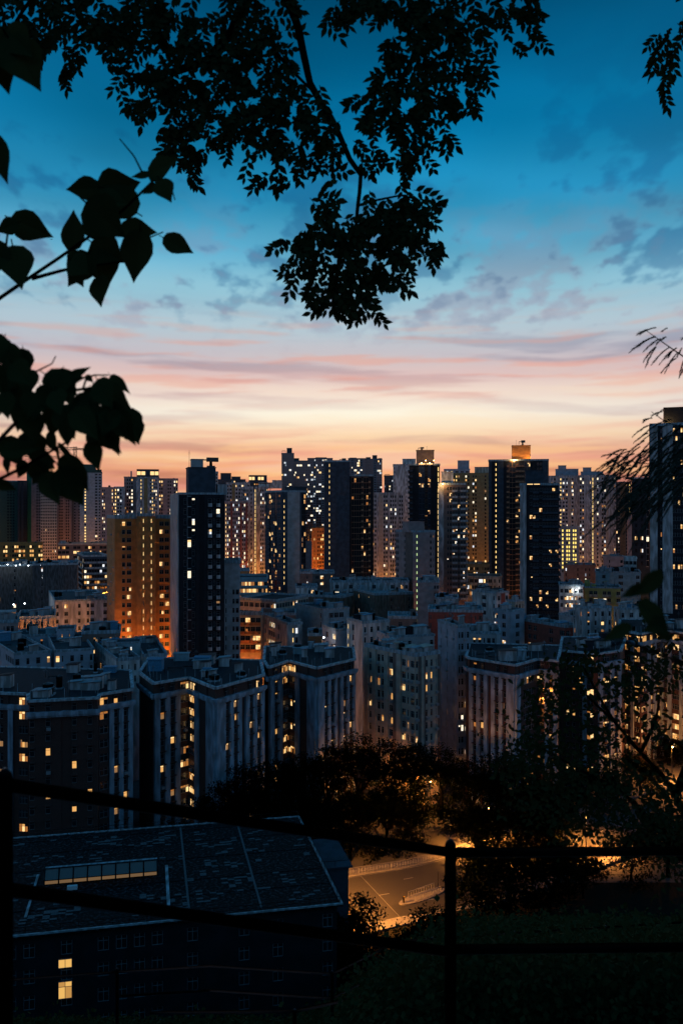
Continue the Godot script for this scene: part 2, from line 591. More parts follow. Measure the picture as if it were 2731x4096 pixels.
	if not merged.is_empty():
		var mm := ArrayMesh.new()
		for key in merged:
			merged[key].surface(mm, M[key])
		put("window_rows", mm, o, "stuff")
	# roof deck and parapet
	var poly := PackedVector2Array()
	for p in pts:
		poly.append(Vector2(p.x, p.z))
	var roof := Acc.new()
	var tri := Geometry2D.triangulate_polygon(poly)
	for k in range(0, tri.size(), 3):
		var a := pts[tri[k]] + up * (h + 0.02)
		var b := pts[tri[k + 1]] + up * (h + 0.02)
		var c := pts[tri[k + 2]] + up * (h + 0.02)
		if (c - a).cross(b - a).y < 0.0:
			roof.tri(a, c, b)
		else:
			roof.tri(a, b, c)
	var deck := put("roof", roof.mesh(M[d.get("roof", "roof")]), o)
	var ph: float = d.get("par", 1.0)
	if ph > 0.0:
		var pa := Acc.new()
		var over: float = d.get("over", 0.25)
		for i in n:
			var p := pts[i]
			var q := pts[(i + 1) % n]
			var len_ := p.distance_to(q)
			var u := (q - p) / len_
			var nn := Vector3(-u.z, 0, u.x)
			pa.box(p - u * 0.2 + up * (h - 0.25 if over > 0.3 else h + 0.03) - nn * 0.2, u * (len_ + 0.4), up * ph, nn * (0.2 + over), true)
		put("parapet", pa.mesh(M[d.get("pm", "roofpale" if not far else d.get("t", d.w))]), deck)
	for it in d.get("items", []):
		roof_item(deck, it, h)
	for k in int(d.get("clut", 0)) * (1 if far else 2):
		var lo := Vector2(1e9, 1e9)
		var hi := Vector2(-1e9, -1e9)
		for p in pts:
			lo = lo.min(Vector2(p.x, p.z))
			hi = hi.max(Vector2(p.x, p.z))
		for tries in 12:
			var c := Vector2(r.randf_range(lo.x, hi.x), r.randf_range(lo.y, hi.y))
			var half := r.randf_range(0.6, 2.0)
			var ok := true
			for off in [Vector2(half, half), Vector2(-half, half), Vector2(half, -half), Vector2(-half, -half)]:
				if not Geometry2D.is_point_in_polygon(c + off, poly):
					ok = false
			if ok:
				var kinds := ["stair_hut", "water_tank", "roof_shed", "roof_shed", "mast", "pipe_run", "mast"]
				roof_item(deck, [kinds[r.randi() % kinds.size()], c.x, c.y, half * 2, half * r.randf_range(0.8, 2.0), r.randf_range(0.9, 2.6), ["roofpale", "teal", d.w, "tarp", "roofpale", "roofdark"][r.randi() % 6]], h)
				break
	return o

func add_window(o: Node3D, merged: Dictionary, far: bool, at: Vector3, u: Vector3, nn: Vector3, w: float, h: float, pal: String, r: RandomNumberGenerator, frame: String) -> void:
	if not far:
		var i := put_window(o, window_mesh(w, h, pal, r.randi() % (5 if pal != "dark" else 1), frame))
		i.transform = Transform3D(Basis(u, Vector3.UP, nn), at)
		return
	var parts := 2 if w > 1.3 else 1
	for k in parts:
		var key := "glass"
		if pal != "dark":
			var lit: Array = PAL[pal]
			key = lit[r.randi() % lit.size()]
			if parts == 2 and pal in ["warm", "mix", "cool"] and r.randf() < 0.25:
				key = "glass"
		if not merged.has(key):
			merged[key] = Acc.new()
		var a := at + u * (w * (float(k) / parts - 0.5) + 0.03) + nn * 0.02
		var uu := u * (w / parts - 0.06)
		merged[key].quad(a, a + Vector3.UP * h, a + Vector3.UP * h + uu, a + uu)

func roof_item(o: Node3D, it: Array, h: float) -> void:
	var kind: String = it[0]
	var c := Vector3(it[1], h + 0.03 + (float(it[7]) if it.size() > 7 else 0.0), it[2])
	var w: float = it[3]
	var dp: float = it[4]
	var ht: float = it[5]
	var m: Material = M[it[6]]
	var a := Acc.new()
	match kind:
		"mast":
			a.tube([c, c + Vector3.UP * ht * 1.6], [0.07, 0.04], 5)
			a.cbox(c + Vector3.UP * ht * 1.25, Vector3(0.9, 0.06, 0.06))
			a.cbox(c + Vector3.UP * ht * 1.4, Vector3(0.6, 0.06, 0.06))
			put("mast", a.mesh(M["metal"]), o)
		"pipe_run":
			a.tube([c + Vector3(-w / 2, 0.1, 0), c + Vector3(-w / 2, 0.5, 0), c + Vector3(w / 2, 0.5, 0), c + Vector3(w / 2, 0.1, 0)], [0.1, 0.1, 0.1, 0.1], 5)
			put("pipe", a.mesh(M["roofpale"]), o)
		"water_tank":
			a.tube([c + Vector3.UP * 0.3, c + Vector3.UP * ht], [w * 0.3, w * 0.3], 10)
			a.tube([c + Vector3.UP * ht, c + Vector3.UP * (ht + 0.3)], [w * 0.3, w * 0.05], 10)
			a.cbox(c + Vector3.UP * 0.15, Vector3(w * 0.7, 0.3, w * 0.7))
			put("water_tank", a.mesh(M["roofpale"]), o)
		"roof_shed":
			a.cbox(c + Vector3.UP * ht / 2, Vector3(w, ht, dp))
			put("roof_shed", a.mesh(M["lightgrey"]), o)
			var s := Acc.new()
			s.box(c + Vector3(-w / 2 - 0.3, ht, -dp / 2 - 0.3), Vector3(w + 0.6, 0.3, 0), Vector3(0, 0.06, 0), Vector3(0, 0, dp + 0.6), true)
			put("shed_roof", s.mesh(m), o)
		"frame":   # open rooftop frame
			for sx in [-0.5, 0.5]:
				for sz in [-0.5, 0.5]:
					a.cbox(c + Vector3(w * sx, ht / 2, dp * sz), Vector3(0.25, ht, 0.25))
			a.cbox(c + Vector3(0, ht, dp / 2), Vector3(w, 0.3, 0.3))
			a.cbox(c + Vector3(0, ht, -dp / 2), Vector3(w, 0.3, 0.3))
			a.cbox(c + Vector3(-w / 2, ht, 0), Vector3(0.3, 0.29, dp))
			a.cbox(c + Vector3(w / 2, ht, 0), Vector3(0.3, 0.29, dp))
			put("roof_frame", a.mesh(m), o)
		"gondola":  # facade cleaning machine: turntable, boom and cradle box
			a.cbox(c + Vector3(0, 0.4, 0), Vector3(w * 0.5, 0.8, w * 0.4))
			a.tube([c + Vector3(0, 0.8, 0), c + Vector3(0, ht * 0.6, 0)], [0.5, 0.4], 8)
			a.cbox(c + Vector3(w * 0.1, ht * 0.75, 0), Vector3(w * 0.75, ht * 0.36, 1.6))
			a.cbox(c + Vector3(-w * 0.45, ht * 0.72, 0), Vector3(w * 0.5, 0.35, 0.5))
			a.cbox(c + Vector3(-w * 0.68, ht * 0.5, 0), Vector3(0.25, ht * 0.45, 0.4))
			put("cleaning_cradle_crane", a.mesh(M["darkmetal"]), o)
		"chimney":
			a.cbox(c + Vector3.UP * ht / 2, Vector3(w, ht, dp))
			put("chimney", a.mesh(m), o)
		"litband":
			a.cbox(c + Vector3.UP * ht / 2, Vector3(w, ht, dp))
			put("plant_room", a.mesh(m), o)
			var g := Acc.new()
			var cells := maxi(2, int(w / 3.0))
			for k in cells:
				if k % 3 == 2: continue
				g.box(c + Vector3(-w / 2 + w * (k + 0.08) / cells, ht * 0.35, dp / 2), Vector3(w / cells * 0.84, 0, 0), Vector3(0, ht * 0.4, 0), Vector3(0, 0, 0.06))
			put("window", g.mesh(M["warm2"]), o)
		_:
			a.cbox(c + Vector3.UP * ht / 2, Vector3(w, ht, dp))
			a.cbox(c + Vector3.UP * (ht + 0.1), Vector3(w + 0.4, 0.2, dp + 0.4))
			if w > 2.5 and ht > 2.2:
				a.cbox(c + Vector3(w * 0.2, 1.0, dp / 2 + 0.04), Vector3(0.9, 2.0, 0.08))
			put(kind, a.mesh(m), o)

# ---------------------------------------------------------------- lamps

func street_lamp(at: Vector3, label: String, energy: float, height := 8.0, arm := Vector3(0, 0, 1.5), down := false, aim := Vector3.DOWN) -> void:
	var kind := "sodium"
	var o := thing("street_lamp", label, "street lamp", at, 0.0, "lit street lamps")
	var a := Acc.new()
	a.tube([Vector3.ZERO, Vector3(0, 1.2, 0), Vector3(0, height, 0)], [0.13, 0.1, 0.07], 7)
	a.tube([Vector3(0, height, 0), arm * 0.6 + Vector3(0, height + 0.45, 0), arm + Vector3(0, height + 0.5, 0)], [0.06, 0.05, 0.05], 6)
	put("pole", a.mesh(M["metal"]), o)
	var hd := Acc.new()
	hd.cbox(arm + Vector3(0, height + 0.58, 0), Vector3(0.42, 0.14, 0.42))
	put("lamp_housing", hd.mesh(M["metal"]), o)
	var b := Acc.new()
	b.cbox(arm + Vector3(0, height + 0.42, 0), Vector3(0.3, 0.14, 0.3))
	put("lamp_glass", b.mesh(M[kind]), o)
	var l: Light3D
	if down:   # a cut-off lantern: its housing keeps the light below the horizontal
		var sp := SpotLight3D.new()
		sp.spot_angle = 62.0
		sp.spot_angle_attenuation = 0.5
		sp.spot_range = 90.0
		sp.spot_attenuation = 2.0
		sp.basis = Basis.looking_at(aim.normalized(), Vector3.BACK if absf(aim.normalized().y) > 0.9 else Vector3.UP)
		l = sp
	else:
		var om := OmniLight3D.new()
		om.omni_range = 90.0
		om.omni_attenuation = 2.0
		l = om
	l.name = "lamp_light"
	l.position = arm + Vector3(0, height + 0.4, 0)
	l.light_color = Color(1.0, 0.34, 0.055).linear_to_srgb() if kind == "sodium" else Color(0.85, 0.93, 1.0).linear_to_srgb()
	l.light_energy = energy
	l.light_size = 0.12
	l.shadow_enabled = true
	o.add_child(l)

func brick_slab(d: Dictionary) -> void:
	var attic: float = d.attic
	var h: float = d.h
	d.ptop = h - attic
	d.par = 0.5
	d.wr = 0.9
	d.over = 0.5
	d.pm = "lightconcrete"
	d.ac = 0.12
	var o := building(d)
	# pale cornice under the attic storey
	var a := Acc.new()
	var flat: Array = d.p
	var n := flat.size() / 2
	for i in n:
		if not d.e.has(i):
			continue
		var p := Vector3(flat[i * 2], 0, flat[i * 2 + 1])
		var j := (i + 1) % n
		var q := Vector3(flat[j * 2], 0, flat[j * 2 + 1])
		var u := (q - p).normalized()
		var nn := Vector3(-u.z, 0, u.x)
		a.box(p - u * 0.5 + Vector3.UP * (h - attic), u * (p.distance_to(q) + 1.0), Vector3.UP * 0.75, nn * 0.85)
		a.box(p - u * 0.3 + Vector3.UP * (h - attic - 0.35), u * (p.distance_to(q) + 0.6), Vector3.UP * 0.35, nn * 0.62)
	put("cornice", a.mesh(M["pilaster"]), o)
	# railing line standing back from the roof edge
	var b := Acc.new()
	for i in n:
		if not d.e.has(i):
			continue
		var p := Vector3(flat[i * 2], h, flat[i * 2 + 1])
		var j := (i + 1) % n
		var q := Vector3(flat[j * 2], h, flat[j * 2 + 1])
		var u := (q - p).normalized()
		var nn := Vector3(-u.z, 0, u.x)
		var steps := maxi(1, int(p.distance_to(q) / 3.0))
		for k in steps + 1:
			b.cbox(p.lerp(q, float(k) / steps) - nn * 1.4 + Vector3.UP * 0.9, Vector3(0.09, 1.8, 0.09))
	put("roof_posts", b.mesh(M["roofpale"]), o)

# ---------------------------------------------------------------- ground

func ground_y(x: float, z: float) -> float:
	var D := maxf(-z, 0.0)
	if z > 0.0:
		return 68.2 + minf(z * 0.36, 60.0)
	var q := x / maxf(D, 6.0)
	var slope := lerpf(0.585, 0.475, smoothstep(-0.08, 0.16, q))
	var y := 68.2 - slope * maxf(D - 1.2, 0.0)
	# rounds off into the flat street level
	return y if y > 12.0 else 12.0 * exp((y - 12.0) / 6.0) - 0.4 * smoothstep(12.0, 4.0, y)

func make_ground() -> void:
	var a := Acc.new()
	var zs := [220.0, 165.0, 120.0, 80.0, 50.0, 30.0, 12.0, 4.0, 0.0]
	var z := 0.0
	while z > -170.0:
		z -= 2.0 + absf(z) * 0.02
		zs.append(z)
	var xs := []
	for k in 61:
		var t := (k - 30) / 30.0
		xs.append(signf(t) * (absf(t) * 60.0 + pow(absf(t), 3.0) * 140.0))
	for i in zs.size() - 1:
		for j in xs.size() - 1:
			var c := []
			for q in [[i, j], [i + 1, j], [i + 1, j + 1], [i, j + 1]]:
				c.append(Vector3(xs[q[1]], ground_y(xs[q[1]], zs[q[0]]), zs[q[0]]))
			a.quad(c[0], c[1], c[2], c[3])
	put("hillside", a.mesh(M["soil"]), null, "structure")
	var f := Acc.new()
	f.quad(Vector3(-9000, -0.08, 200), Vector3(-9000, -0.08, -18000), Vector3(9000, -0.08, -18000), Vector3(9000, -0.08, 200))
	put("ground", f.mesh(M["cityground"]), null, "structure")
	# far ridge
	var h := Acc.new()
	var nz := fbm(5, 1.0, 4)
	var prev := Vector3.ZERO
	for k in 121:
		var x := -9000.0 + k * 150.0
		var y := 90.0 + 130.0 * maxf(0.0, nz.get_noise_1d(x * 0.0008) + 0.35) + 30.0 * nz.get_noise_1d(x * 0.006)
		var p := Vector3(x, y, -11000)
		if k > 0:
			h.quad(Vector3(prev.x, -1, -10200), prev, p, Vector3(p.x, -1, -10200))
		prev = p
	put("hills", h.mesh(M["hill"]), null, "structure")

func strip(a: Acc, line: Array, off0: float, off1: float, y: float, lift := 0.0) -> void:
	var L := []
	var R := []
	for i in line.size():
		var p: Vector2 = line[maxi(i - 1, 0)]
		var q: Vector2 = line[mini(i + 1, line.size() - 1)]
		var t := (q - p).normalized()
		var nn := Vector2(-t.y, t.x)
		var c: Vector2 = line[i]
		L.append(Vector3(c.x + nn.x * off0, y, c.y + nn.y * off0))
		R.append(Vector3(c.x + nn.x * off1, y, c.y + nn.y * off1))
	for i in line.size() - 1:
		a.quad(L[i], L[i + 1], R[i + 1], R[i])
		if lift > 0.0:
			a.quad(L[i] - Vector3.UP * lift, L[i], R[i], R[i] - Vector3.UP * lift)
			a.quad(L[i] - Vector3.UP * lift, L[i + 1] - Vector3.UP * lift, L[i + 1], L[i])
			a.quad(R[i], R[i + 1], R[i + 1] - Vector3.UP * lift, R[i] - Vector3.UP * lift)

func smooth_line(pts: Array, n: int) -> Array:
	var c := Curve2D.new()
	for i in pts.size():
		var p: Vector2 = pts[i]
		var t: Vector2 = (pts[mini(i + 1, pts.size() - 1)] - pts[maxi(i - 1, 0)]) / 6.0
		c.add_point(p, -t, t)
	var out := []
	var L := c.get_baked_length()
	for k in n + 1:
		out.append(c.sample_baked(L * k / n))
	return out

func make_road() -> void:
	var line := smooth_line([Vector2(-70, -118), Vector2(-22, -144), Vector2(3, -157.5), Vector2(24, -167), Vector2(62, -195), Vector2(115, -232)], 60)
	var a := Acc.new()
	strip(a, line, -9.5, 9.5, 0.25)
	put("road", a.mesh(M["asphalt"]), null, "structure")
	var k := Acc.new()
	strip(k, line, -13.0, -9.5, 0.38, 0.3)
	put("pavement", k.mesh(M["pavement"]), null, "structure")
	k = Acc.new()
	strip(k, line, 9.5, 12.0, 0.38, 0.3)
	put("pavement", k.mesh(M["pavement"]), null, "structure")
	k = Acc.new()
	strip(k, smooth_line([Vector2(23, -176), Vector2(19, -190), Vector2(24, -206)], 12), -3.2, 3.2, 0.262)
	put("side_road", k.mesh(M["asphalt"]), null, "structure")
	# worn darker patch and slab joints
	k = Acc.new()
	strip(k, line.slice(24, 31), 4.5, 8.6, 0.258)
	put("road_patch", k.mesh(M["patch"]), null, "structure")
	k = Acc.new()
	strip(k, line.slice(29, 33), -5.6, -2.6, 0.258)
	put("road_patch", k.mesh(M["patch"]), null, "structure")
	k = Acc.new()
	for i in range(18, 52, 2):
		var p: Vector2 = line[i]
		var t: Vector2 = (line[i + 1] - p).normalized()
		var nn := Vector2(-t.y, t.x)
		for w in [-4.8, 0.0, 4.8]:
			if i % 4 == 2 or w == 0.0:
				var c: Vector2 = p + nn * w
				k.quad(Vector3(c.x - nn.x * 0.08, 0.27, c.y - nn.y * 0.08), Vector3(c.x + t.x * 2.0 - nn.x * 0.08, 0.27, c.y + t.y * 2.0 - nn.y * 0.08), Vector3(c.x + t.x * 2.0 + nn.x * 0.08, 0.27, c.y + t.y * 2.0 + nn.y * 0.08), Vector3(c.x + nn.x * 0.08, 0.27, c.y + nn.y * 0.08))
		var s := p - nn * 9.3
		var e := p + nn * 9.3
		if i % 6 == 0:
			k.quad(Vector3(s.x, 0.268, s.y), Vector3(e.x, 0.268, e.y), Vector3(e.x + t.x * 0.06, 0.268, e.y + t.y * 0.06), Vector3(s.x + t.x * 0.06, 0.268, s.y + t.y * 0.06))
	strip(k, line, -9.2, -9.08, 0.266)
	strip(k, line, 9.08, 9.2, 0.266)
	put("road_marking", k.mesh(M["paint"]), null, "structure")
	# kerbed traffic island with its guard rail and keep-left bollard
	var c0: Vector2 = line[33]
	var t0: Vector2 = (line[34] - c0).normalized()
	var o := thing("traffic_island", "kerbed traffic island with railing in the orange lit road", "traffic island", Vector3(14.6, 0.25, -158.6), -t0.angle())
	var isl := Acc.new()
	var ring := []
	for q in 24:
		var w := TAU * q / 24.0
		ring.append(Vector3(cos(w) * 5.4, 0, sin(w) * 1.5))
	for q in 24:
		var p0: Vector3 = ring[q]
		var p1: Vector3 = ring[(q + 1) % 24]
		isl.quad(p0, p0 + Vector3.UP * 0.16, p1 + Vector3.UP * 0.16, p1)
		isl.tri(Vector3.UP * 0.16, p1 + Vector3.UP * 0.16, p0 + Vector3.UP * 0.16)
	put("kerb", isl.mesh(M["pavement"]), o)
	var gr := Acc.new()
	for side in [-1.0, 1.0]:
		for q in 11:
			gr.cbox(Vector3(-2.5 + q * 0.62, 0.7, side * 0.9), Vector3(0.05, 1.1, 0.05))
		gr.cbox(Vector3(0.6, 1.25, side * 0.9), Vector3(6.3, 0.07, 0.06))
		gr.cbox(Vector3(0.6, 0.35, side * 0.9), Vector3(6.3, 0.05, 0.05))
	put("guard_rail", gr.mesh(M["metal"]), o)
	var bo := Acc.new()
	bo.tube([Vector3(-4.4, 0.16, 0), Vector3(-4.4, 1.1, 0), Vector3(-4.4, 1.25, 0)], [0.16, 0.16, 0.06], 8)
	put("bollard", bo.mesh(M["yellowpaint"]), o)
	var pl := Acc.new()
	pl.tube([Vector3(3.9, 0.16, 0), Vector3(3.9, 3.6, 0)], [0.05, 0.05], 6)
	put("sign_post", pl.mesh(M["metal"]), o)
	# pavement fence along the far kerb
	var fo := thing("pavement_fence", "long thin metal fence along the far kerb of the orange road", "fence")
	for i in range(14, 58):
		var p: Vector2 = line[i]
		var q: Vector2 = line[i + 1]
		var tt := (q - p).normalized()
		var nn := Vector2(-tt.y, tt.x) * -9.9
		var fa := Acc.new()
		for m in 6:
			var f := p.lerp(q, m / 6.0) + nn
			fa.cbox(Vector3(f.x, 0.95, f.y), Vector3(0.05, 1.1, 0.05))
		var b0 := Vector3(p.x + nn.x, 1.5, p.y + nn.y)
		var b1 := Vector3(q.x + nn.x, 1.5, q.y + nn.y)
		fa.tube([b0, b1], [0.035, 0.035], 4)
		fa.tube([b0 - Vector3.UP * 0.9, b1 - Vector3.UP * 0.9], [0.03, 0.03], 4)
		put("panel", fa.mesh(M["metal"]), fo)

# ---------------------------------------------------------------- school

func make_school() -> void:
	var turn := deg_to_rad(12.5)
	var o := building({"n": "school_building", "l": "long school with dark flat roof, skylight and two lit windows, below the railing", "c": "building", "at": Vector3(-61.3, 0, -99.4), "yaw": turn,
		"p": [0, 0, 62, 0, 62, -31.5, 0, -31.5], "h": 19.4, "f": 3.1, "y0": 0.6, "top": 0.5, "lit": 0.0, "w": "dark", "t": "dark", "roof": "tiles", "par": 0.0, "low": 3.0,
		"e": {0: "..w.w.w...ww.w.wwww.w..w.w..w", 1: ".w.w.ww.w."}})
	# two rooms with the light on
	for w in [[28.7, 15.1, 1.6, 1.1], [28.7, 11.4, 1.6, 2.1]]:
		var f := put_window(o, window_mesh(w[2], w[3], "amber", 2, "frame"))
		f.position = Vector3(w[0], w[1], 0.24)
	var slab := Acc.new()
	slab.cbox(Vector3(31, 19.55, -15.75), Vector3(63.6, 0.28, 33.1))
	put("roof_slab", slab.mesh(M["tiles"]), o)
	var edge := Acc.new()
	var y := 19.7
	edge.cbox(Vector3(31, y + 0.05, 0.7), Vector3(63.6, 0.2, 0.25))
	edge.cbox(Vector3(31, y + 0.05, -32.2), Vector3(63.6, 0.2, 0.25))
	edge.cbox(Vector3(62.7, y + 0.05, -15.75), Vector3(0.25, 0.2, 32.6))
	put("gutter", edge.mesh(M["lightconcrete"]), o)
	# raised seams between roof panels
	for x in [6.0, 16.0, 43.5, 52.5]:
		var s := Acc.new()
		s.cbox(Vector3(x, y + 0.03, -15.75), Vector3(0.28, 0.08, 31.0))
		put("roof_seam", s.mesh(M["tilepale"]), o)
	for z in [-6.0, -11.0, -18.5, -25.0, -30.0]:
		var s := Acc.new()
		s.cbox(Vector3(31, y + 0.025, z), Vector3(62.0, 0.06, 0.1))
		put("roof_seam", s.mesh(M["tiles"]), o)
	# weathered paving: two loose fields of thin tiles with pale ones among them
	var rt := RandomNumberGenerator.new()
	rt.seed = 77
	var tile := BoxMesh.new()
	tile.size = Vector3(0.86, 0.05, 0.42)
	tile.material = M["tilepale"]
	var patch := fbm(9, 0.16, 3)
	var made := 0
	for k in 2600:
		if made >= 290:
			break
		var c := Vector3(rt.randi_range(21, 68) * 0.9, y + 0.03, -1.5 - rt.randi_range(0, 62) * 0.46)
		if c.x > 23.5 and c.x < 41.0 and c.z < -8.0 and c.z > -18.0:
			continue
		if patch.get_noise_2d(c.x, c.z) < 0.12:
			continue
		var ti := MeshInstance3D.new()
		ti.mesh = tile
		ti.name = "roof_tile"
		ti.position = c + Vector3(0, rt.randf_range(-0.015, 0.02), 0)
		o.add_child(ti, true)
		made += 1
	# skylight: lean-to of glass panes
	for k in 8:
		var x0 := 24.8 + 14.9 * k / 8.0
		var w := 14.9 / 8.0
		var p := Acc.new()
		p.quad(Vector3(x0 + 0.1, y + 0.62, -13.45), Vector3(x0 + 0.1, y + 1.75, -14.4), Vector3(x0 + w - 0.1, y + 1.75, -14.4), Vector3(x0 + w - 0.1, y + 0.62, -13.45))
		put("skylight_pane", p.mesh(M["skyglass"]), o)
		p = Acc.new()
		p.quad(Vector3(x0 + 0.1, y + 0.15, -13.3), Vector3(x0 + 0.1, y + 0.58, -13.42), Vector3(x0 + w - 0.1, y + 0.58, -13.42), Vector3(x0 + w - 0.1, y + 0.15, -13.3))
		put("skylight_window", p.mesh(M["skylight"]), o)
	var fr := Acc.new()
	for k in 9:
		var x0 := 24.8 + 14.9 * k / 8.0
		fr.tube([Vector3(x0, y, -13.25), Vector3(x0, y + 0.6, -13.4), Vector3(x0, y + 1.8, -14.4)], [0.09, 0.09, 0.09], 4)
	fr.tube([Vector3(24.7, y + 1.8, -14.4), Vector3(39.8, y + 1.8, -14.4)], [0.1, 0.1], 4)
	fr.tube([Vector3(24.7, y + 0.6, -13.4), Vector3(39.8, y + 0.6, -13.4)], [0.06, 0.06], 4)
	fr.box(Vector3(24.8, y, -15.4), Vector3(14.9, 0, 0), Vector3(0, 1.72, 0), Vector3(0, 0, 0.9), true)
	put("skylight_frame", fr.mesh(M["roofpale"]), o)
	var curb := Acc.new()
	for q in [[23.6, -10.5, 0.3, 13.0], [41.0, -10.0, 0.4, 13.0]]:
		curb.cbox(Vector3(q[0], y + 0.06, q[1]), Vector3(q[2], 0.14, q[3]))
	put("roof_kerb", curb.mesh(M["lightconcrete"]), o)
	var bd := Acc.new()
	bd.cbox(Vector3(28.6, y + 0.3, -11.2), Vector3(1.3, 0.5, 0.5))
	put("vent_box", bd.mesh(M["signwhite"]), o)
	# guard rails round the roof: posts and two rails on each side
	for seg in [[Vector3(0, y, 0.6), Vector3(62.5, y, 0.6)], [Vector3(62.5, y, 0.6), Vector3(62.5, y, -32)], [Vector3(0, y, -32), Vector3(62.5, y, -32)]]:
		var a: Vector3 = seg[0]
		var b: Vector3 = seg[1]
		var n := int(a.distance_to(b) / 2.0)
		for k in n + 1:
			var c := a.lerp(b, float(k) / n)
			var q := Acc.new()
			q.tube([c, c + Vector3.UP * 0.95], [0.035, 0.035], 5)
			put("rail_post", q.mesh(M["roofpale"]), o)
		var r := Acc.new()
		r.tube([a + Vector3.UP * 0.95, b + Vector3.UP * 0.95], [0.04, 0.04], 5)
		put("top_rail", r.mesh(M["lightconcrete"]), o)
		r = Acc.new()
		r.tube([a + Vector3.UP * 0.5, b + Vector3.UP * 0.5], [0.03, 0.03], 5)
		put("mid_rail", r.mesh(M["roofpale"]), o)
	# lower terrace beyond the right end
	var te := Acc.new()
	te.cbox(Vector3(65, 8.6, -22), Vector3(5.0, 17.2, 11))
	te.cbox(Vector3(65.2, 17.3, -22), Vector3(5.8, 0.25, 11.6))
	put("terrace", te.mesh(M["slate"]), o)
	var tr := Acc.new()
	tr.tube([Vector3(67.9, 18.3, -27.5), Vector3(67.9, 18.3, -16.4), Vector3(63.2, 18.3, -16.4)], [0.05, 0.05, 0.05], 5)
	for q in [Vector3(67.9, 17.4, -27.5), Vector3(67.9, 17.4, -22), Vector3(67.9, 17.4, -16.4), Vector3(65.5, 17.4, -16.4)]:
		tr.tube([q, q + Vector3.UP * 0.9], [0.04, 0.04], 5)
	put("terrace_rail", tr.mesh(M["roofpale"]), o)

# ---------------------------------------------------------------- vegetation

func leaf_clump(r: RandomNumberGenerator, n: int, size: float) -> ArrayMesh:
	var a := Acc.new()
	for k in n:
		var c := Vector3(r.randf_range(-1, 1), r.randf_range(-1, 1), r.randf_range(-1, 1)) * 0.6
		var t := Vector3(r.randf_range(-1, 1), r.randf_range(-1, 0.5), r.randf_range(-1, 1)).normalized() * size
		var s := t.cross(Vector3(r.randf_range(-1, 1), r.randf_range(-1, 1), r.randf_range(-1, 1))).normalized() * size * 0.42
		a.tri(c, c + t * 0.5 + s, c + t)
		a.tri(c, c + t, c + t * 0.5 - s)
	return a.mesh(null)

func crown(parent: Node3D, blobs: Array, per: float, r: RandomNumberGenerator, m: Material, size := 1.0, called := "crown") -> void:
	# one mesh of leaf-sized faces gathered in small sprays through the crown's volume
	var v := PackedVector3Array()
	var nn := PackedVector3Array()
	for b in blobs:
		var c: Vector3 = b[0]
		var rad: Vector3 = b[1]
		var n := int(per * rad.x * rad.y)
		for k in n:
			var dir := Vector3(r.randfn(), r.randfn() * 0.9 + 0.15, r.randfn()).normalized()
			var p := c + dir * rad * pow(r.randf(), 0.3)
			for q in 9:
				var at := p + Vector3(r.randfn(), r.randfn() * 0.7, r.randfn()) * 0.42 * size
				var t := Vector3(r.randf_range(-1, 1), r.randf_range(-1, 0.5), r.randf_range(-1, 1)).normalized() * size * r.randf_range(0.28, 0.5)
				var s := t.cross(Vector3(r.randf_range(-1, 1), r.randf_range(-1, 1), r.randf_range(-1, 1))).normalized() * size * 0.15
				var no := s.cross(t).normalized()
				v.append_array([at, at + t * 0.5 + s, at + t, at, at + t, at + t * 0.5 - s])
				nn.append_array([no, no, no, no, no, no])
	var a := []
	a.resize(Mesh.ARRAY_MAX)
	a[Mesh.ARRAY_VERTEX] = v
	a[Mesh.ARRAY_NORMAL] = nn
	var mesh := ArrayMesh.new()
	mesh.add_surface_from_arrays(Mesh.PRIMITIVE_TRIANGLES, a)
	mesh.surface_set_material(0, m)
	put(called, mesh, parent)

func tree(at: Vector3, height: float, radius: float, label: String, seed_: int, m := "foliage") -> void:
	var o := thing("street_tree", label, "tree", at, 0.0, "dark trees along the road")
	var r := RandomNumberGenerator.new()
	r.seed = seed_
	var a := Acc.new()
	var th := height * 0.38
	var lean := Vector3(r.randf_range(-0.6, 0.6), 0, r.randf_range(-0.6, 0.6))
	var fork := Vector3(0, th, 0) + lean
	a.tube([Vector3(0, -1.5, 0), Vector3(0, th * 0.5, 0) + lean * 0.3, fork], [height * 0.035, height * 0.027, height * 0.022], 7)
	var blobs := []
	var limbs := 5 + r.randi() % 3
	for k in limbs:
		var w := TAU * (k + r.randf() * 0.6) / limbs
		var reach := radius * r.randf_range(0.45, 0.72)
		var end := fork + Vector3(cos(w) * reach, height * r.randf_range(0.12, 0.42), sin(w) * reach)
		a.tube([fork - Vector3.UP * r.randf_range(0, th * 0.25), fork.lerp(end, 0.5) + Vector3.UP * height * 0.05, end], [height * 0.014, height * 0.010, height * 0.004], 5)
		blobs.append([end, Vector3(1, 0.72, 1) * radius * r.randf_range(0.38, 0.55)])
	blobs.append([Vector3(0, height * 0.80, 0) + lean, Vector3(radius * 0.55, height * 0.19, radius * 0.55)])
	blobs.append([Vector3(0, height * 0.58, 0) + lean, Vector3(radius * 0.6, height * 0.16, radius * 0.6)])
	for k in 4:
		var w := r.randf() * TAU
		blobs.append([Vector3(cos(w), 0, sin(w)) * radius * r.randf_range(0.3, 0.8) + Vector3.UP * height * r.randf_range(0.14, 0.34), Vector3(radius * 0.42, height * 0.13, radius * 0.42)])
	put("trunk", a.mesh(M["bark"]), o)
	o.rotation.y = r.randf() * TAU
	crown(o, blobs, 10.0, r, M[m], 1.0)

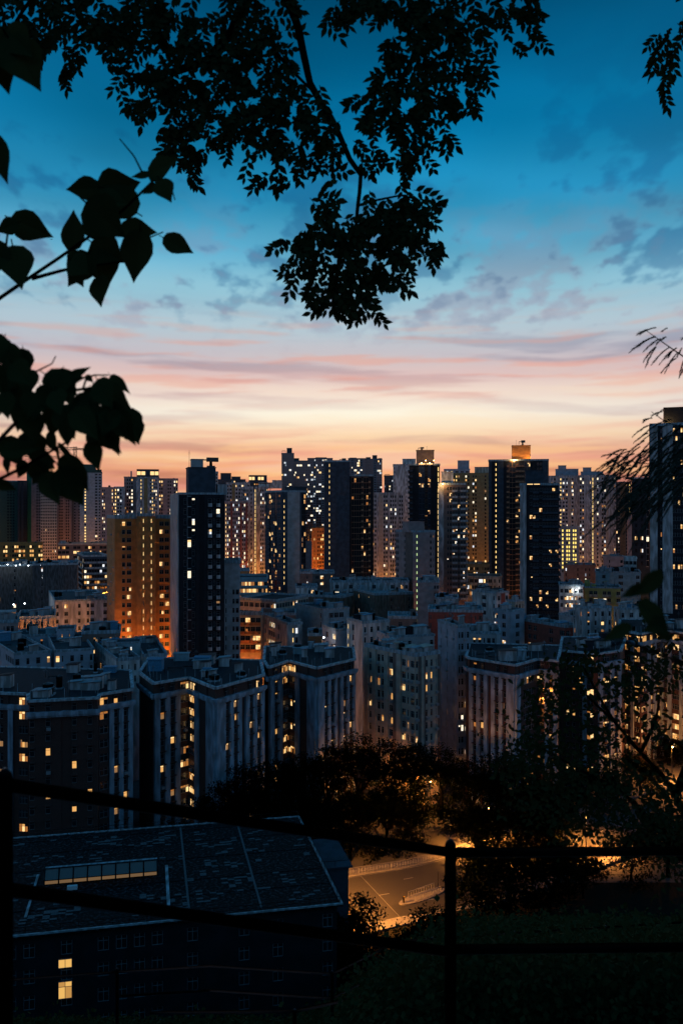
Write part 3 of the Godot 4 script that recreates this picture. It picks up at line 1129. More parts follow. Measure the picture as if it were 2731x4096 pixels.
func heart_leaf() -> ArrayMesh:
	# unit leaf: base at the origin, tip at y = 1, folded along the midrib
	var a := Acc.new()
	var prof := [[0.0, 0.0], [0.06, 0.20], [0.2, 0.33], [0.38, 0.36], [0.55, 0.29], [0.72, 0.17], [0.86, 0.075], [1.0, 0.0]]
	for s in [-1.0, 1.0]:
		for k in prof.size() - 1:
			var p: Array = prof[k]
			var q: Array = prof[k + 1]
			var z0 := 0.06 * sin(p[0] * PI)
			var z1 := 0.06 * sin(q[0] * PI)
			var m0 := Vector3(0, p[0], 0)
			var m1 := Vector3(0, q[0], 0)
			var e0 := Vector3(s * p[1], p[0] - 0.05 * (1.0 if k < 2 else 0.0), z0)
			var e1 := Vector3(s * q[1], q[0] - 0.05 * (1.0 if k < 1 else 0.0), z1)
			a.tri(m0, e0, e1)
			a.tri(m0, e1, m1)
	a.tube([Vector3(0, -0.18, 0.02), Vector3(0, 0, 0)], [0.012, 0.014], 4)
	return a.mesh(M["leafnear"])

func place_leaf(parent: Node3D, mesh: Mesh, b: Vector3, t: Vector3, r: RandomNumberGenerator, width := 1.0, tilt := 0.35, grow := 1.28) -> void:
	var o := MeshInstance3D.new()
	o.mesh = mesh
	o.name = "leaf"
	var y := (t - b) * grow
	b -= (t - b) * (grow - 1.0) * 0.5
	var L := y.length()
	var face := (Vector3(r.randf_range(-tilt, tilt), r.randf_range(-tilt, tilt), 1)).normalized()
	var x := y.cross(face).normalized()
	var zz := x.cross(y).normalized()
	o.transform = Transform3D(Basis(x * L * width, y, zz * L), b)
	parent.add_child(o, true)

func branch(parent: Node3D, pts: Array, r0: float, r1: float, called := "branch", m := "bark") -> void:
	var a := Acc.new()
	var c := Curve3D.new()
	for i in pts.size():
		var t: Vector3 = (pts[mini(i + 1, pts.size() - 1)] - pts[maxi(i - 1, 0)]) / 6.0
		c.add_point(pts[i], -t, t)
	var out := []
	var rad := []
	var n := pts.size() * 4
	for k in n + 1:
		out.append(c.sample_baked(c.get_baked_length() * k / n))
		rad.append(lerpf(r0, r1, float(k) / n))
	a.tube(out, rad, 6)
	put(called, a.mesh(M[m]), parent)

func small_leaf() -> ArrayMesh:
	var a := Acc.new()
	var prof := [[0.0, 0.0], [0.22, 0.19], [0.5, 0.24], [0.78, 0.12], [1.0, 0.0]]
	for s in [-1.0, 1.0]:
		for k in prof.size() - 1:
			var p: Array = prof[k]
			var q: Array = prof[k + 1]
			a.quad(Vector3(0, p[0], 0), Vector3(s * p[1], p[0], 0.05), Vector3(s * q[1], q[0], 0.05), Vector3(0, q[0], 0))
	return a.mesh(M["leaftree"])

func overhanging_tree() -> void:
	var o := thing("overhanging_tree", "leafy branches of small pointed leaves hanging across the top of the sky", "tree", Vector3.ZERO)
	var r := RandomNumberGenerator.new()
	r.seed = 31
	# trunk stands beside the path, out of view on the right
	var foot := Vector3(3.6, ground_y(3.6, -2.6) - 0.4, -2.6)
	branch(o, [foot, foot + Vector3(-0.1, 4, -0.2), foot + Vector3(-0.5, 8.0, -1.2)], 0.24, 0.13, "trunk")
	var topp := foot + Vector3(-0.5, 8.0, -1.2)
	branch(o, [topp, Vector3(-0.09, 73.46, -4.9), Vector3(-0.46, 73.14, -5), Vector3(-0.62, 72.75, -5), Vector3(-0.78, 72.57, -5), Vector3(-0.97, 72.51, -5)], 0.10, 0.022)
	branch(o, [Vector3(-0.46, 73.14, -5), Vector3(-0.27, 72.84, -5), Vector3(-0.18, 72.45, -5), Vector3(-0.05, 72.24, -5), Vector3(0.05, 72.01, -5), Vector3(0.11, 71.93, -5), Vector3(0.09, 71.73, -5), Vector3(0.08, 71.55, -5)], 0.030, 0.010)
	branch(o, [Vector3(-0.09, 73.46, -4.9), Vector3(0.28, 73.2, -5.1), Vector3(0.49, 72.96, -5.1), Vector3(0.47, 72.77, -5.1), Vector3(0.34, 72.5, -5.1), Vector3(0.23, 72.28, -5.1)], 0.035, 0.010)
	branch(o, [Vector3(-0.39, 72.64, -5), Vector3(-0.27, 72.51, -5), Vector3(-0.11, 72.35, -5)], 0.012, 0.006)
	branch(o, [Vector3(0.09, 71.75, -5), Vector3(0.19, 71.78, -5), Vector3(0.34, 71.81, -5), Vector3(0.45, 71.78, -5)], 0.008, 0.004)
	branch(o, [Vector3(0.34, 72.17, -5.1), Vector3(0.36, 71.99, -5.1), Vector3(0.4, 71.88, -5.1)], 0.007, 0.004)
	branch(o, [Vector3(-0.97, 72.51, -5), Vector3(-0.97, 72.33, -5), Vector3(-0.86, 72.13, -5)], 0.014, 0.005)
	branch(o, [Vector3(-0.46, 73.14, -5), Vector3(-1.24, 73.3, -5), Vector3(-1.67, 73.04, -5), Vector3(-1.86, 72.8, -5)], 0.04, 0.008)
	branch(o, [topp, Vector3(1.24, 73.18, -4.9), Vector3(0.99, 73.01, -5), Vector3(0.85, 72.9, -5)], 0.05, 0.01)
	branch(o, [topp, Vector3(2.12, 73.21, -5), Vector3(1.95, 72.78, -5)], 0.03, 0.008)
	var polys := [
		[Vector2(-1.279, 72.897), Vector2(-1.151, 73.011), Vector2(-0.951, 73.011), Vector2(-0.951, 72.869), Vector2(-0.865, 72.769), Vector2(-0.665, 72.84), Vector2(-0.551, 73.011), Vector2(-0.236, 73.011), Vector2(-0.251, 72.883), Vector2(-0.365, 72.754), Vector2(-0.308, 72.511), Vector2(-0.165, 72.311), Vector2(-0.022, 72.169), Vector2(0.035, 72.026), Vector2(-0.094, 72.011), Vector2(-0.222, 72.069), Vector2(-0.294, 71.954), Vector2(-0.379, 72.011), Vector2(-0.508, 72.026), Vector2(-0.522, 72.126), Vector2(-0.708, 72.24), Vector2(-0.851, 72.126), Vector2(-0.751, 72.111), Vector2(-0.879, 71.997), Vector2(-0.951, 72.026), Vector2(-1.036, 72.154), Vector2(-1.065, 72.24), Vector2(-1.179, 72.24), Vector2(-1.136, 72.354), Vector2(-1.236, 72.483), Vector2(-1.322, 72.44), Vector2(-1.322, 72.54), Vector2(-1.265, 72.683), Vector2(-1.208, 72.74)],
		[Vector2(-0.136, 73.011), Vector2(0.278, 73.011), Vector2(0.406, 72.84), Vector2(0.478, 72.983), Vector2(0.578, 72.983), Vector2(0.592, 72.797), Vector2(0.692, 72.754), Vector2(0.764, 72.611), Vector2(0.842, 72.483), Vector2(0.742, 72.44), Vector2(0.742, 72.297), Vector2(0.649, 72.283), Vector2(0.606, 72.183), Vector2(0.492, 72.126), Vector2(0.478, 72.04), Vector2(0.335, 72.169), Vector2(0.364, 72.097), Vector2(0.278, 72.111), Vector2(0.192, 72.069), Vector2(0.092, 72.069), Vector2(0.049, 72.126), Vector2(0.078, 72.24), Vector2(0.178, 72.34), Vector2(0.249, 72.511), Vector2(0.256, 72.683), Vector2(0.078, 72.869), Vector2(-0.051, 72.911)],
		[Vector2(0.135, 71.711), Vector2(0.278, 71.797), Vector2(0.349, 72.04), Vector2(0.364, 72.04), Vector2(0.385, 71.797), Vector2(0.478, 71.783), Vector2(0.578, 71.597), Vector2(0.556, 71.497), Vector2(0.478, 71.483), Vector2(0.406, 71.511), Vector2(0.349, 71.454), Vector2(0.364, 71.297), Vector2(0.321, 71.326), Vector2(0.264, 71.397), Vector2(0.221, 71.226), Vector2(0.121, 71.126), Vector2(0.049, 71.226), Vector2(-0.065, 71.126), Vector2(-0.122, 71.269), Vector2(-0.308, 71.311), Vector2(-0.315, 71.411), Vector2(-0.294, 71.569), Vector2(-0.222, 71.711), Vector2(-0.065, 71.769)],
		[Vector2(-2.036, 73.011), Vector2(-1.422, 73.011), Vector2(-1.336, 72.797), Vector2(-1.394, 72.711), Vector2(-1.479, 72.754), Vector2(-1.536, 72.654), Vector2(-1.608, 72.597), Vector2(-1.694, 72.569), Vector2(-1.765, 72.654), Vector2(-1.865, 72.726), Vector2(-2.036, 72.797)],
		[Vector2(0.649, 73.011), Vector2(1.235, 73.011), Vector2(1.178, 72.897), Vector2(1.121, 72.904), Vector2(1.064, 72.783), Vector2(0.964, 72.769), Vector2(0.885, 72.826), Vector2(0.792, 72.811), Vector2(0.692, 72.897)],
		[Vector2(1.892, 73.011), Vector2(2.035, 73.011), Vector2(2.035, 72.54), Vector2(1.892, 72.597), Vector2(1.885, 72.711)]]
	var leaf := small_leaf()
	var pos := []
	for q in polys:
		var poly := PackedVector2Array(q)
		var lo := poly[0]
		var hi := poly[0]
		for p in poly:
			lo = lo.min(p)
			hi = hi.max(p)
		var tries := int((hi.x - lo.x) * (hi.y - lo.y) / 0.0006)
		for k in tries:
			var p := Vector2(r.randf_range(lo.x, hi.x), r.randf_range(lo.y, hi.y))
			if not Geometry2D.is_point_in_polygon(p, poly):
				continue
			var near := false
			for e in pos:
				if e.distance_squared_to(p) < 0.0016:
					near = true
					break
			if not near:
				pos.append(p)
	var tr := []
	var twigs := Acc.new()
	for p in pos:
		var base := Vector3(p.x, p.y, -5.0 + r.randf_range(-0.35, 0.35))
		# one pinnate sprig: a drooping stalk with leaflets in pairs
		var dir := Vector3(r.randf_range(-0.9, 0.9), r.randf_range(-1.0, 0.15), r.randf_range(-0.5, 0.5)).normalized()
		var L := r.randf_range(0.07, 0.12)
		var tip := base + dir * L
		base -= dir * L * 0.3
		tip += Vector3.DOWN * L * 0.2
		twigs.tube([base, base.lerp(tip, 0.55) + Vector3.UP * 0.008, tip], [0.0022, 0.0016, 0.001], 3)
		var side := dir.cross(Vector3(r.randf_range(-0.3, 0.3), r.randf_range(-0.3, 0.3), 1)).normalized()
		var n := 7 + r.randi() % 3
		for k in n:
			var t := (k + 0.6) / n
			var at := base.lerp(tip, t)
			var s := -1.0 if k % 2 == 0 else 1.0
			var d := (dir * 0.55 + side * s * 0.9 + Vector3.DOWN * 0.35).normalized()
			if k == n - 1:
				d = (dir + Vector3.DOWN * 0.3).normalized()
			var ll := r.randf_range(0.048, 0.074)
			var nx := d.cross(Vector3(r.randf_range(-0.5, 0.5), r.randf_range(-0.5, 0.5), 1)).normalized()
			tr.append(Transform3D(Basis(nx * ll, d * ll, nx.cross(d) * ll), at))
	put("twigs", twigs.mesh(M["bark"]), o, "stuff")
	var single := 300
	for k in mini(single, tr.size()):
		var i := MeshInstance3D.new()
		i.mesh = leaf
		i.name = "leaf"
		i.transform = tr[tr.size() - 1 - k]
		o.add_child(i, true)
	var mm := MultiMesh.new()
	mm.transform_format = MultiMesh.TRANSFORM_3D
	mm.mesh = leaf
	mm.instance_count = maxi(tr.size() - single, 1)
	for k in mm.instance_count:
		mm.set_instance_transform(k, tr[k])
	var fo := MultiMeshInstance3D.new()
	fo.multimesh = mm
	fo.name = "foliage"
	fo.set_meta("kind", "stuff")
	o.add_child(fo, true)

func heart_shrubs() -> void:
	var leaf := heart_leaf()
	var r := RandomNumberGenerator.new()
	r.seed = 5
	var o := thing("leafy_branch", "branch with broad heart-shaped leaves reaching in from the left, upper one", "branch", Vector3.ZERO, 0.0, "heart-leaved branches")
	branch(o, [Vector3(-2.3, ground_y(-2.3, -2.4) - 0.2, -2.4), Vector3(-2.0, 69.6, -2.6), Vector3(-1.31, 70.65, -3), Vector3(-1.17, 70.73, -3), Vector3(-1.06, 70.81, -3), Vector3(-0.88, 70.93, -3), Vector3(-0.73, 71.05, -3), Vector3(-0.64, 71.14, -3)], 0.022, 0.004)
	branch(o, [Vector3(-1.06, 70.8, -3), Vector3(-0.95, 70.83, -3), Vector3(-0.81, 70.85, -3), Vector3(-0.74, 70.86, -3)], 0.007, 0.003)
	branch(o, [Vector3(-0.68, 71.16, -3), Vector3(-0.71, 71.22, -3), Vector3(-0.76, 71.28, -3)], 0.004, 0.002, "twig")
	branch(o, [Vector3(-0.73, 70.92, -3), Vector3(-0.66, 70.94, -3), Vector3(-0.61, 70.96, -3)], 0.003, 0.002, "twig")
	branch(o, [Vector3(-0.64, 71.14, -3), Vector3(-0.59, 71.14, -3), Vector3(-0.57, 71.07, -3)], 0.003, 0.002, "twig")
	branch(o, [Vector3(-1.31, 70.65, -3), Vector3(-1.22, 70.77, -3), Vector3(-1.15, 70.9, -3), Vector3(-1.14, 70.98, -3)], 0.008, 0.003)
	for q in [[-0.65, 71.154, -0.554, 71.19, 1.1], [-0.605, 71.106, -0.566, 71.031, 0.95], [-0.834, 71.106, -0.93, 71.097, 0.95], [-0.834, 71.118, -0.707, 71.148, 1.25], [-0.722, 71.046, -0.834, 71.118, 1.1], [-0.834, 71.064, -0.725, 71.04, 1], [-0.939, 70.932, -0.942, 71.058, 0.85], [-0.816, 70.992, -0.903, 70.974, 1.2], [-1.122, 71.004, -1.008, 70.959, 0.95], [-1.104, 70.98, -1.17, 70.956, 1], [-0.834, 71.016, -0.725, 70.92, 1.2], [-0.75, 70.974, -0.647, 70.974, 1], [-0.614, 70.956, -0.528, 70.918, 0.95], [-0.677, 70.932, -0.704, 70.787, 0.95], [-0.816, 70.787, -0.801, 70.688, 0.85], [-0.846, 70.92, -0.75, 70.86, 1.2], [-0.834, 70.89, -0.81, 70.781, 1.2], [-0.858, 70.866, -0.921, 70.769, 1], [-1.104, 70.884, -1.06, 70.745, 0.9], [-1.146, 70.896, -1.17, 70.787, 1], [-0.629, 71.106, -0.677, 71.088, 0.7], [-0.647, 71.136, -0.71, 71.136, 0.6], [-0.912, 70.89, -0.882, 70.817, 0.9], [-0.9, 70.841, -0.834, 70.787, 1.1], [-0.942, 70.86, -0.9, 70.787, 0.8]]:
		var z := -3.0 + r.randf_range(-0.10, 0.10)
		place_leaf(o, leaf, Vector3(q[0], q[1], z), Vector3(q[2], q[3], z + r.randf_range(-0.05, 0.05)), r, q[4] * 1.08, 0.35, 1.14)
	var t := thing("leafy_branch", "few large heart-shaped leaves hanging at the top left corner", "branch", Vector3.ZERO, 0.0, "heart-leaved branches")
	branch(t, [Vector3(-1.26, 70.63, -2.9), Vector3(-1.22, 71.04, -2.7), Vector3(-1.1, 71.3, -2.6), Vector3(-0.99, 71.37, -2.6), Vector3(-0.96, 71.34, -2.6)], 0.010, 0.003)
	branch(t, [Vector3(-1.15, 71.11, -2.6), Vector3(-1.06, 71.11, -2.6), Vector3(-1.01, 71.09, -2.6)], 0.005, 0.002)
	for q in [[-0.978, 71.391, -0.902, 71.266, 1], [-1.035, 71.417, -1.004, 71.276, 1], [-1.051, 71.349, -1.02, 71.271, 1], [-1.025, 71.099, -0.999, 70.992, 0.7], [-0.983, 71.428, -0.915, 71.349, 1]]:
		place_leaf(t, leaf, Vector3(q[0], q[1], -2.6), Vector3(q[2], q[3], -2.6 + r.randf_range(-0.05, 0.05)), r, q[4])
	var l := thing("leafy_branch", "dense bunch of drooping heart-shaped leaves at the left edge, lower one", "branch", Vector3.ZERO, 0.0, "heart-leaved branches")
	branch(l, [Vector3(-1.9, ground_y(-1.9, -2.0) - 0.2, -2.0), Vector3(-1.6, 69.0, -2.1), Vector3(-0.98, 70.1, -2.3), Vector3(-0.86, 70.23, -2.3), Vector3(-0.75, 70.32, -2.3), Vector3(-0.63, 70.33, -2.3)], 0.018, 0.004)
	branch(l, [Vector3(-0.98, 70.06, -2.3), Vector3(-0.89, 70.09, -2.3), Vector3(-0.85, 70.11, -2.3), Vector3(-0.78, 70.15, -2.3), Vector3(-0.71, 70.19, -2.3)], 0.006, 0.003)
	branch(l, [Vector3(-0.68, 70.32, -2.3), Vector3(-0.67, 70.35, -2.3), Vector3(-0.65, 70.36, -2.3), Vector3(-0.61, 70.36, -2.3)], 0.003, 0.002, "twig")
	branch(l, [Vector3(-0.8, 70.37, -2.3), Vector3(-0.76, 70.39, -2.3), Vector3(-0.75, 70.41, -2.3)], 0.0025, 0.0015, "twig")
	for q in [[-0.892, 70.456, -0.912, 70.386, 1], [-0.882, 70.441, -0.855, 70.371, 1], [-0.832, 70.376, -0.777, 70.318, 0.95], [-0.822, 70.371, -0.822, 70.3, 1], [-0.754, 70.341, -0.671, 70.351, 0.9], [-0.756, 70.351, -0.679, 70.3, 1], [-0.711, 70.348, -0.657, 70.38, 0.45], [-0.676, 70.361, -0.656, 70.343, 0.9], [-0.617, 70.365, -0.568, 70.318, 0.55], [-0.641, 70.331, -0.552, 70.268, 0.85], [-0.626, 70.336, -0.583, 70.265, 1], [-0.598, 70.278, -0.543, 70.178, 0.7], [-0.588, 70.255, -0.559, 70.188, 0.7], [-0.631, 70.225, -0.598, 70.153, 0.75], [-0.613, 70.212, -0.574, 70.153, 0.6], [-0.661, 70.182, -0.63, 70.106, 0.75], [-0.712, 70.171, -0.676, 70.119, 0.28], [-0.724, 70.142, -0.676, 70.064, 1], [-0.736, 70.109, -0.689, 70.019, 1], [-0.701, 70.119, -0.671, 70.056, 0.9], [-0.784, 70.099, -0.74, 70.02, 0.85], [-0.756, 70.099, -0.696, 70.039, 1.1], [-0.797, 70.129, -0.76, 70.114, 0.8], [-0.807, 70.107, -0.819, 70.072, 0.9], [-0.832, 70.132, -0.855, 70.09, 0.9], [-0.822, 70.129, -0.784, 70.079, 1], [-0.897, 70.147, -0.891, 70.099, 0.6], [-0.912, 70.079, -0.87, 70.059, 0.7], [-0.777, 70.177, -0.772, 70.129, 0.25], [-0.867, 70.155, -0.777, 70.167, 0.6], [-0.834, 70.157, -0.772, 70.134, 0.9], [-0.671, 70.215, -0.626, 70.19, 1.1], [-0.681, 70.29, -0.621, 70.25, 1.2], [-0.709, 70.265, -0.671, 70.185, 1]]:
		var z := -2.3 + r.randf_range(-0.10, 0.10)
		place_leaf(l, leaf, Vector3(q[0], q[1], z), Vector3(q[2], q[3], z + r.randf_range(-0.04, 0.04)), r, q[4] * 1.05, 0.35, 1.08)
	var body := PackedVector2Array([Vector2(-0.917, 70.452), Vector2(-0.871, 70.426), Vector2(-0.838, 70.36), Vector2(-0.799, 70.347), Vector2(-0.753, 70.334), Vector2(-0.72, 70.347), Vector2(-0.68, 70.321), Vector2(-0.634, 70.321), Vector2(-0.602, 70.301), Vector2(-0.582, 70.262), Vector2(-0.575, 70.235), Vector2(-0.608, 70.209), Vector2(-0.648, 70.189), Vector2(-0.68, 70.189), Vector2(-0.707, 70.202), Vector2(-0.753, 70.183), Vector2(-0.779, 70.189), Vector2(-0.818, 70.17), Vector2(-0.917, 70.163)])
	var k := 0
	while k < 42:
		var p := Vector2(r.randf_range(-0.92, -0.55), r.randf_range(70.15, 70.47))
		if not Geometry2D.is_point_in_polygon(p, body):
			continue
		k += 1
		var z := -2.3 + r.randf_range(-0.16, 0.16)
		var d := Vector3(r.randf_range(-0.03, 0.06), -r.randf_range(0.05, 0.075), r.randf_range(-0.03, 0.03))
		place_leaf(l, leaf, Vector3(p.x, p.y + 0.02, z), Vector3(p.x, p.y + 0.02, z) + d, r, 1.05, 0.6, 1.2)

func strand(a: Acc, b: Vector3, t: Vector3, w: float, r: RandomNumberGenerator) -> void:
	# one drooping plume: a thin axis with short bristles swept along it
	var mid := b.lerp(t, 0.45) + Vector3(0, b.distance_to(t) * 0.16, r.randf_range(-0.02, 0.02))
	var pts := []
	var rad := []
	for k in 7:
		var f := k / 6.0
		pts.append(b.lerp(mid, f).lerp(mid.lerp(t, f), f))
		rad.append(lerpf(0.0035, 0.0015, f))
	a.tube(pts, rad, 3)
	var n := int(b.distance_to(t) / 0.0030)
	for k in n:
		var f := 0.12 + 0.86 * k / n
		var p := b.lerp(mid, f).lerp(mid.lerp(t, f), f)
		var ax := (mid.lerp(t, f) - b.lerp(mid, f)).normalized()
		var off := Vector3(r.randf_range(-1, 1), r.randf_range(-1, 1), r.randf_range(-1, 1)).normalized()
		var d := (ax + off * 0.34).normalized() * w * r.randf_range(1.2, 2.6) * (0.45 + sin(f * PI) * 0.7)
		var s := d.cross(Vector3(0, 0, 1)).normalized() * 0.0019
		a.tri(p - s, p + d, p + s)

func reeds() -> void:
	var r := RandomNumberGenerator.new()
	r.seed = 12
	var o := thing("plume_grass", "tall feathery grass with dark drooping plumes at the right edge", "grass plant", Vector3.ZERO)
	var groups := [
		[[Vector3(1.75, 70.49, -4), Vector3(1.62, 70.67, -4), Vector3(1.46, 70.78, -4), Vector3(1.39, 70.83, -4)], [[1.402, 70.823, 1.332, 70.794], [1.396, 70.831, 1.361, 70.815], [1.427, 70.796, 1.315, 70.728], [1.414, 70.792, 1.34, 70.747], [1.439, 70.782, 1.355, 70.72], [1.46, 70.767, 1.396, 70.664], [1.464, 70.772, 1.414, 70.701], [1.489, 70.749, 1.41, 70.668], [1.522, 70.747, 1.452, 70.673], [1.526, 70.747, 1.501, 70.71], [1.538, 70.73, 1.476, 70.633], [1.561, 70.718, 1.489, 70.648], [1.561, 70.714, 1.538, 70.623], [1.567, 70.697, 1.542, 70.611], [1.443, 70.815, 1.419, 70.801], [1.487, 70.801, 1.452, 70.78], [1.443, 70.78, 1.414, 70.751], [1.561, 70.792, 1.538, 70.78], [1.563, 70.755, 1.551, 70.714], [1.575, 70.681, 1.547, 70.623]]],
		[[Vector3(1.86, 70.29, -4.1), Vector3(1.66, 70.38, -4.1), Vector3(1.52, 70.42, -4.1), Vector3(1.45, 70.47, -4.1)], [[1.475, 70.461, 1.422, 70.44], [1.463, 70.467, 1.427, 70.435], [1.437, 70.435, 1.378, 70.408], [1.433, 70.433, 1.395, 70.421], [1.496, 70.421, 1.357, 70.342], [1.484, 70.418, 1.378, 70.355], [1.471, 70.376, 1.393, 70.315], [1.475, 70.38, 1.412, 70.334], [1.522, 70.41, 1.437, 70.342], [1.543, 70.402, 1.458, 70.3], [1.573, 70.393, 1.488, 70.291], [1.6, 70.385, 1.513, 70.275], [1.6, 70.351, 1.539, 70.258], [1.564, 70.363, 1.492, 70.283]]],
		[[Vector3(1.94, 70.18, -4.2), Vector3(1.66, 70.24, -4.2), Vector3(1.48, 70.23, -4.2), Vector3(1.39, 70.24, -4.2), Vector3(1.32, 70.28, -4.2)], [[1.351, 70.281, 1.264, 70.268], [1.342, 70.294, 1.266, 70.273], [1.338, 70.294, 1.273, 70.255], [1.338, 70.255, 1.229, 70.195], [1.32, 70.247, 1.247, 70.212], [1.359, 70.247, 1.216, 70.156], [1.368, 70.242, 1.255, 70.177], [1.385, 70.242, 1.338, 70.212], [1.429, 70.225, 1.32, 70.156], [1.411, 70.229, 1.281, 70.151], [1.472, 70.312, 1.416, 70.253], [1.472, 70.247, 1.416, 70.229], [1.476, 70.225, 1.359, 70.156], [1.45, 70.221, 1.333, 70.177], [1.351, 70.16, 1.19, 70.086], [1.316, 70.156, 1.212, 70.099], [1.377, 70.143, 1.273, 70.034], [1.394, 70.151, 1.299, 70.064], [1.442, 70.112, 1.342, 69.986], [1.455, 70.134, 1.368, 70.03], [1.325, 70.199, 1.32, 70.164]]]]
	for g in groups:
		branch(o, g[0], 0.006, 0.0015, "stem", "reed")
		for q in g[1]:
			var a := Acc.new()
			var z: float = g[0][1].z + r.randf_range(-0.12, 0.12)
			strand(a, Vector3(q[0], q[1], z), Vector3(q[2], q[3], z + r.randf_range(-0.05, 0.05)), 0.011, r)
			put("plume", a.mesh(M["reed"]), o)
	branch(o, [Vector3(2.6, ground_y(2.6, -4.2) - 0.2, -4.2), Vector3(2.2, 69.6, -4.2), Vector3(1.94, 70.18, -4.2)], 0.008, 0.006, "stem", "reed")
	branch(o, [Vector3(1.94, 70.18, -4.2), Vector3(1.75, 70.49, -4)], 0.006, 0.005, "stem", "reed")
	branch(o, [Vector3(1.94, 70.18, -4.2), Vector3(1.86, 70.29, -4.1)], 0.006, 0.005, "stem", "reed")
	for k in 105:
		var f := pow(r.randf(), 0.8)
		var a := Acc.new()
		var sx := lerpf(2500.0, 2800.0, f) + r.randf_range(-30, 30)
		var sy := r.randf_range(1800.0, 2060.0) - f * 120.0
		var D := r.randf_range(3.9, 4.4)
		var L := r.randf_range(0.14, 0.24)
		var b := Vector3((sx - 1365.5) / 3500.0 * D, 70.0 + (2048.0 - sy) / 3500.0 * D, -D)
		strand(a, b, b + Vector3(-L * r.randf_range(0.5, 0.95), -L * r.randf_range(0.55, 1.15), r.randf_range(-0.04, 0.04)), 0.013, r)
		put("plume", a.mesh(M["reed"]), o)

func near_shrub() -> void:
	# thin-branched shrub in front of the right-hand slabs
	var r := RandomNumberGenerator.new()
	r.seed = 71
	var o := thing("hillside_shrub", "dark open shrub with thin crooked branches on the lower right", "shrub", Vector3.ZERO)
	var foot := Vector3(3.6, ground_y(3.6, -8.0) - 0.3, -8.0)
	branch(o, [foot, Vector3(3.3, 66.6, -8), Vector3(3.05, 67.41, -8), Vector3(2.73, 67.8, -8), Vector3(2.48, 68.1, -8), Vector3(2.32, 68.37, -8), Vector3(2.2, 68.6, -8)], 0.06, 0.008)
	branch(o, [Vector3(3.3, 66.6, -8), Vector3(2.91, 67.07, -8), Vector3(2.55, 67.44, -8), Vector3(2.18, 67.64, -8), Vector3(1.82, 67.85, -8)], 0.035, 0.006)
	branch(o, [Vector3(2.73, 67.8, -8), Vector3(2.87, 68.1, -8), Vector3(2.91, 68.37, -8)], 0.02, 0.006)
	branch(o, [Vector3(2.48, 68.1, -8), Vector3(2.23, 68.33, -8), Vector3(2.11, 68.51, -8)], 0.015, 0.005)
	branch(o, [Vector3(2.55, 67.44, -8), Vector3(2.32, 67.8, -8), Vector3(2.14, 67.92, -8)], 0.015, 0.005)
	branch(o, [Vector3(3.05, 67.41, -8), Vector3(3.26, 68.05, -8), Vector3(3.21, 68.62, -8)], 0.04, 0.008)
	var leaf := small_leaf()
	var tr := []
	var blobs := [[2140, 2960, 130, 150, 300], [2230, 2790, 110, 110, 210], [2330, 2660, 110, 80, 170], [2260, 3080, 170, 120, 320], [2400, 2950, 120, 130, 200], [2500, 2740, 130, 110, 190], [2640, 2680, 120, 120, 230], [2560, 3250, 180, 150, 420], [2420, 3160, 150, 110, 260], [2620, 2900, 60, 60, 60], [2690, 3280, 110, 220, 420], [2180, 3200, 150, 120, 240], [2340, 3290, 140, 90, 200], [2060, 3060, 90, 80, 120]]
	for b in blobs:
		for k in int(b[4] * 1.1):
			var D := 8.0 + r.randfn() * 0.5
			var p := Vector3((b[0] + r.randfn() * b[2] * 0.55 - 1365.5) / 3500.0 * D, 70.0 + (2048.0 - b[1] - r.randfn() * b[3] * 0.55) / 3500.0 * D, -D)
			var d := Vector3(r.randf_range(-1, 1), r.randf_range(-1.2, 0.4), r.randf_range(-0.6, 0.6)).normalized()
			var ll := r.randf_range(0.04, 0.075)
			var nx := d.cross(Vector3(r.randf_range(-0.8, 0.8), r.randf_range(-0.8, 0.8), 1)).normalized()
			tr.append(Transform3D(Basis(nx * ll, d * ll, nx.cross(d) * ll), p))
	for k in 200:
		var i := MeshInstance3D.new()
		i.mesh = leaf
		i.name = "leaf"
		i.transform = tr[k]
		o.add_child(i, true)
	var mm := MultiMesh.new()
	mm.transform_format = MultiMesh.TRANSFORM_3D
	mm.mesh = leaf
	mm.instance_count = tr.size() - 200
	for k in mm.instance_count:
		mm.set_instance_transform(k, tr[k + 200])
	var fo := MultiMeshInstance3D.new()
	fo.multimesh = mm
	fo.name = "foliage"
	fo.set_meta("kind", "stuff")
	o.add_child(fo, true)
	# a few broad leaves much nearer, out of focus
	var n := thing("leafy_branch", "out-of-focus broad olive leaves close to the lens at the right", "branch", Vector3.ZERO, 0.0, "heart-leaved branches")
	var hl := heart_leaf()
	branch(n, [Vector3(1.15, ground_y(1.15, -1.7) - 0.2, -1.7), Vector3(1.0, 69.3, -1.7), Vector3(0.73, 69.68, -1.7), Vector3(0.63, 69.79, -1.7), Vector3(0.58, 69.82, -1.7)], 0.006, 0.002)
	branch(n, [Vector3(0.73, 69.68, -1.7), Vector3(0.55, 69.75, -1.7), Vector3(0.5, 69.73, -1.7)], 0.004, 0.002)
	for q in [[0.624, 69.882, 0.551, 69.834, 1], [0.58, 69.856, 0.536, 69.834, 0.9], [0.58, 69.829, 0.638, 69.751, 0.9], [0.629, 69.79, 0.57, 69.771, 1.2], [0.561, 69.78, 0.493, 69.751, 0.75], [0.609, 69.78, 0.648, 69.742, 0.9], [0.357, 69.674, 0.323, 69.654, 0.3]]:
		place_leaf(n, hl, Vector3(q[0], q[1], -1.7), Vector3(q[2], q[3], -1.7 + r.randf_range(-0.03, 0.03)), r, q[4] * 0.7, 0.35, 0.95)

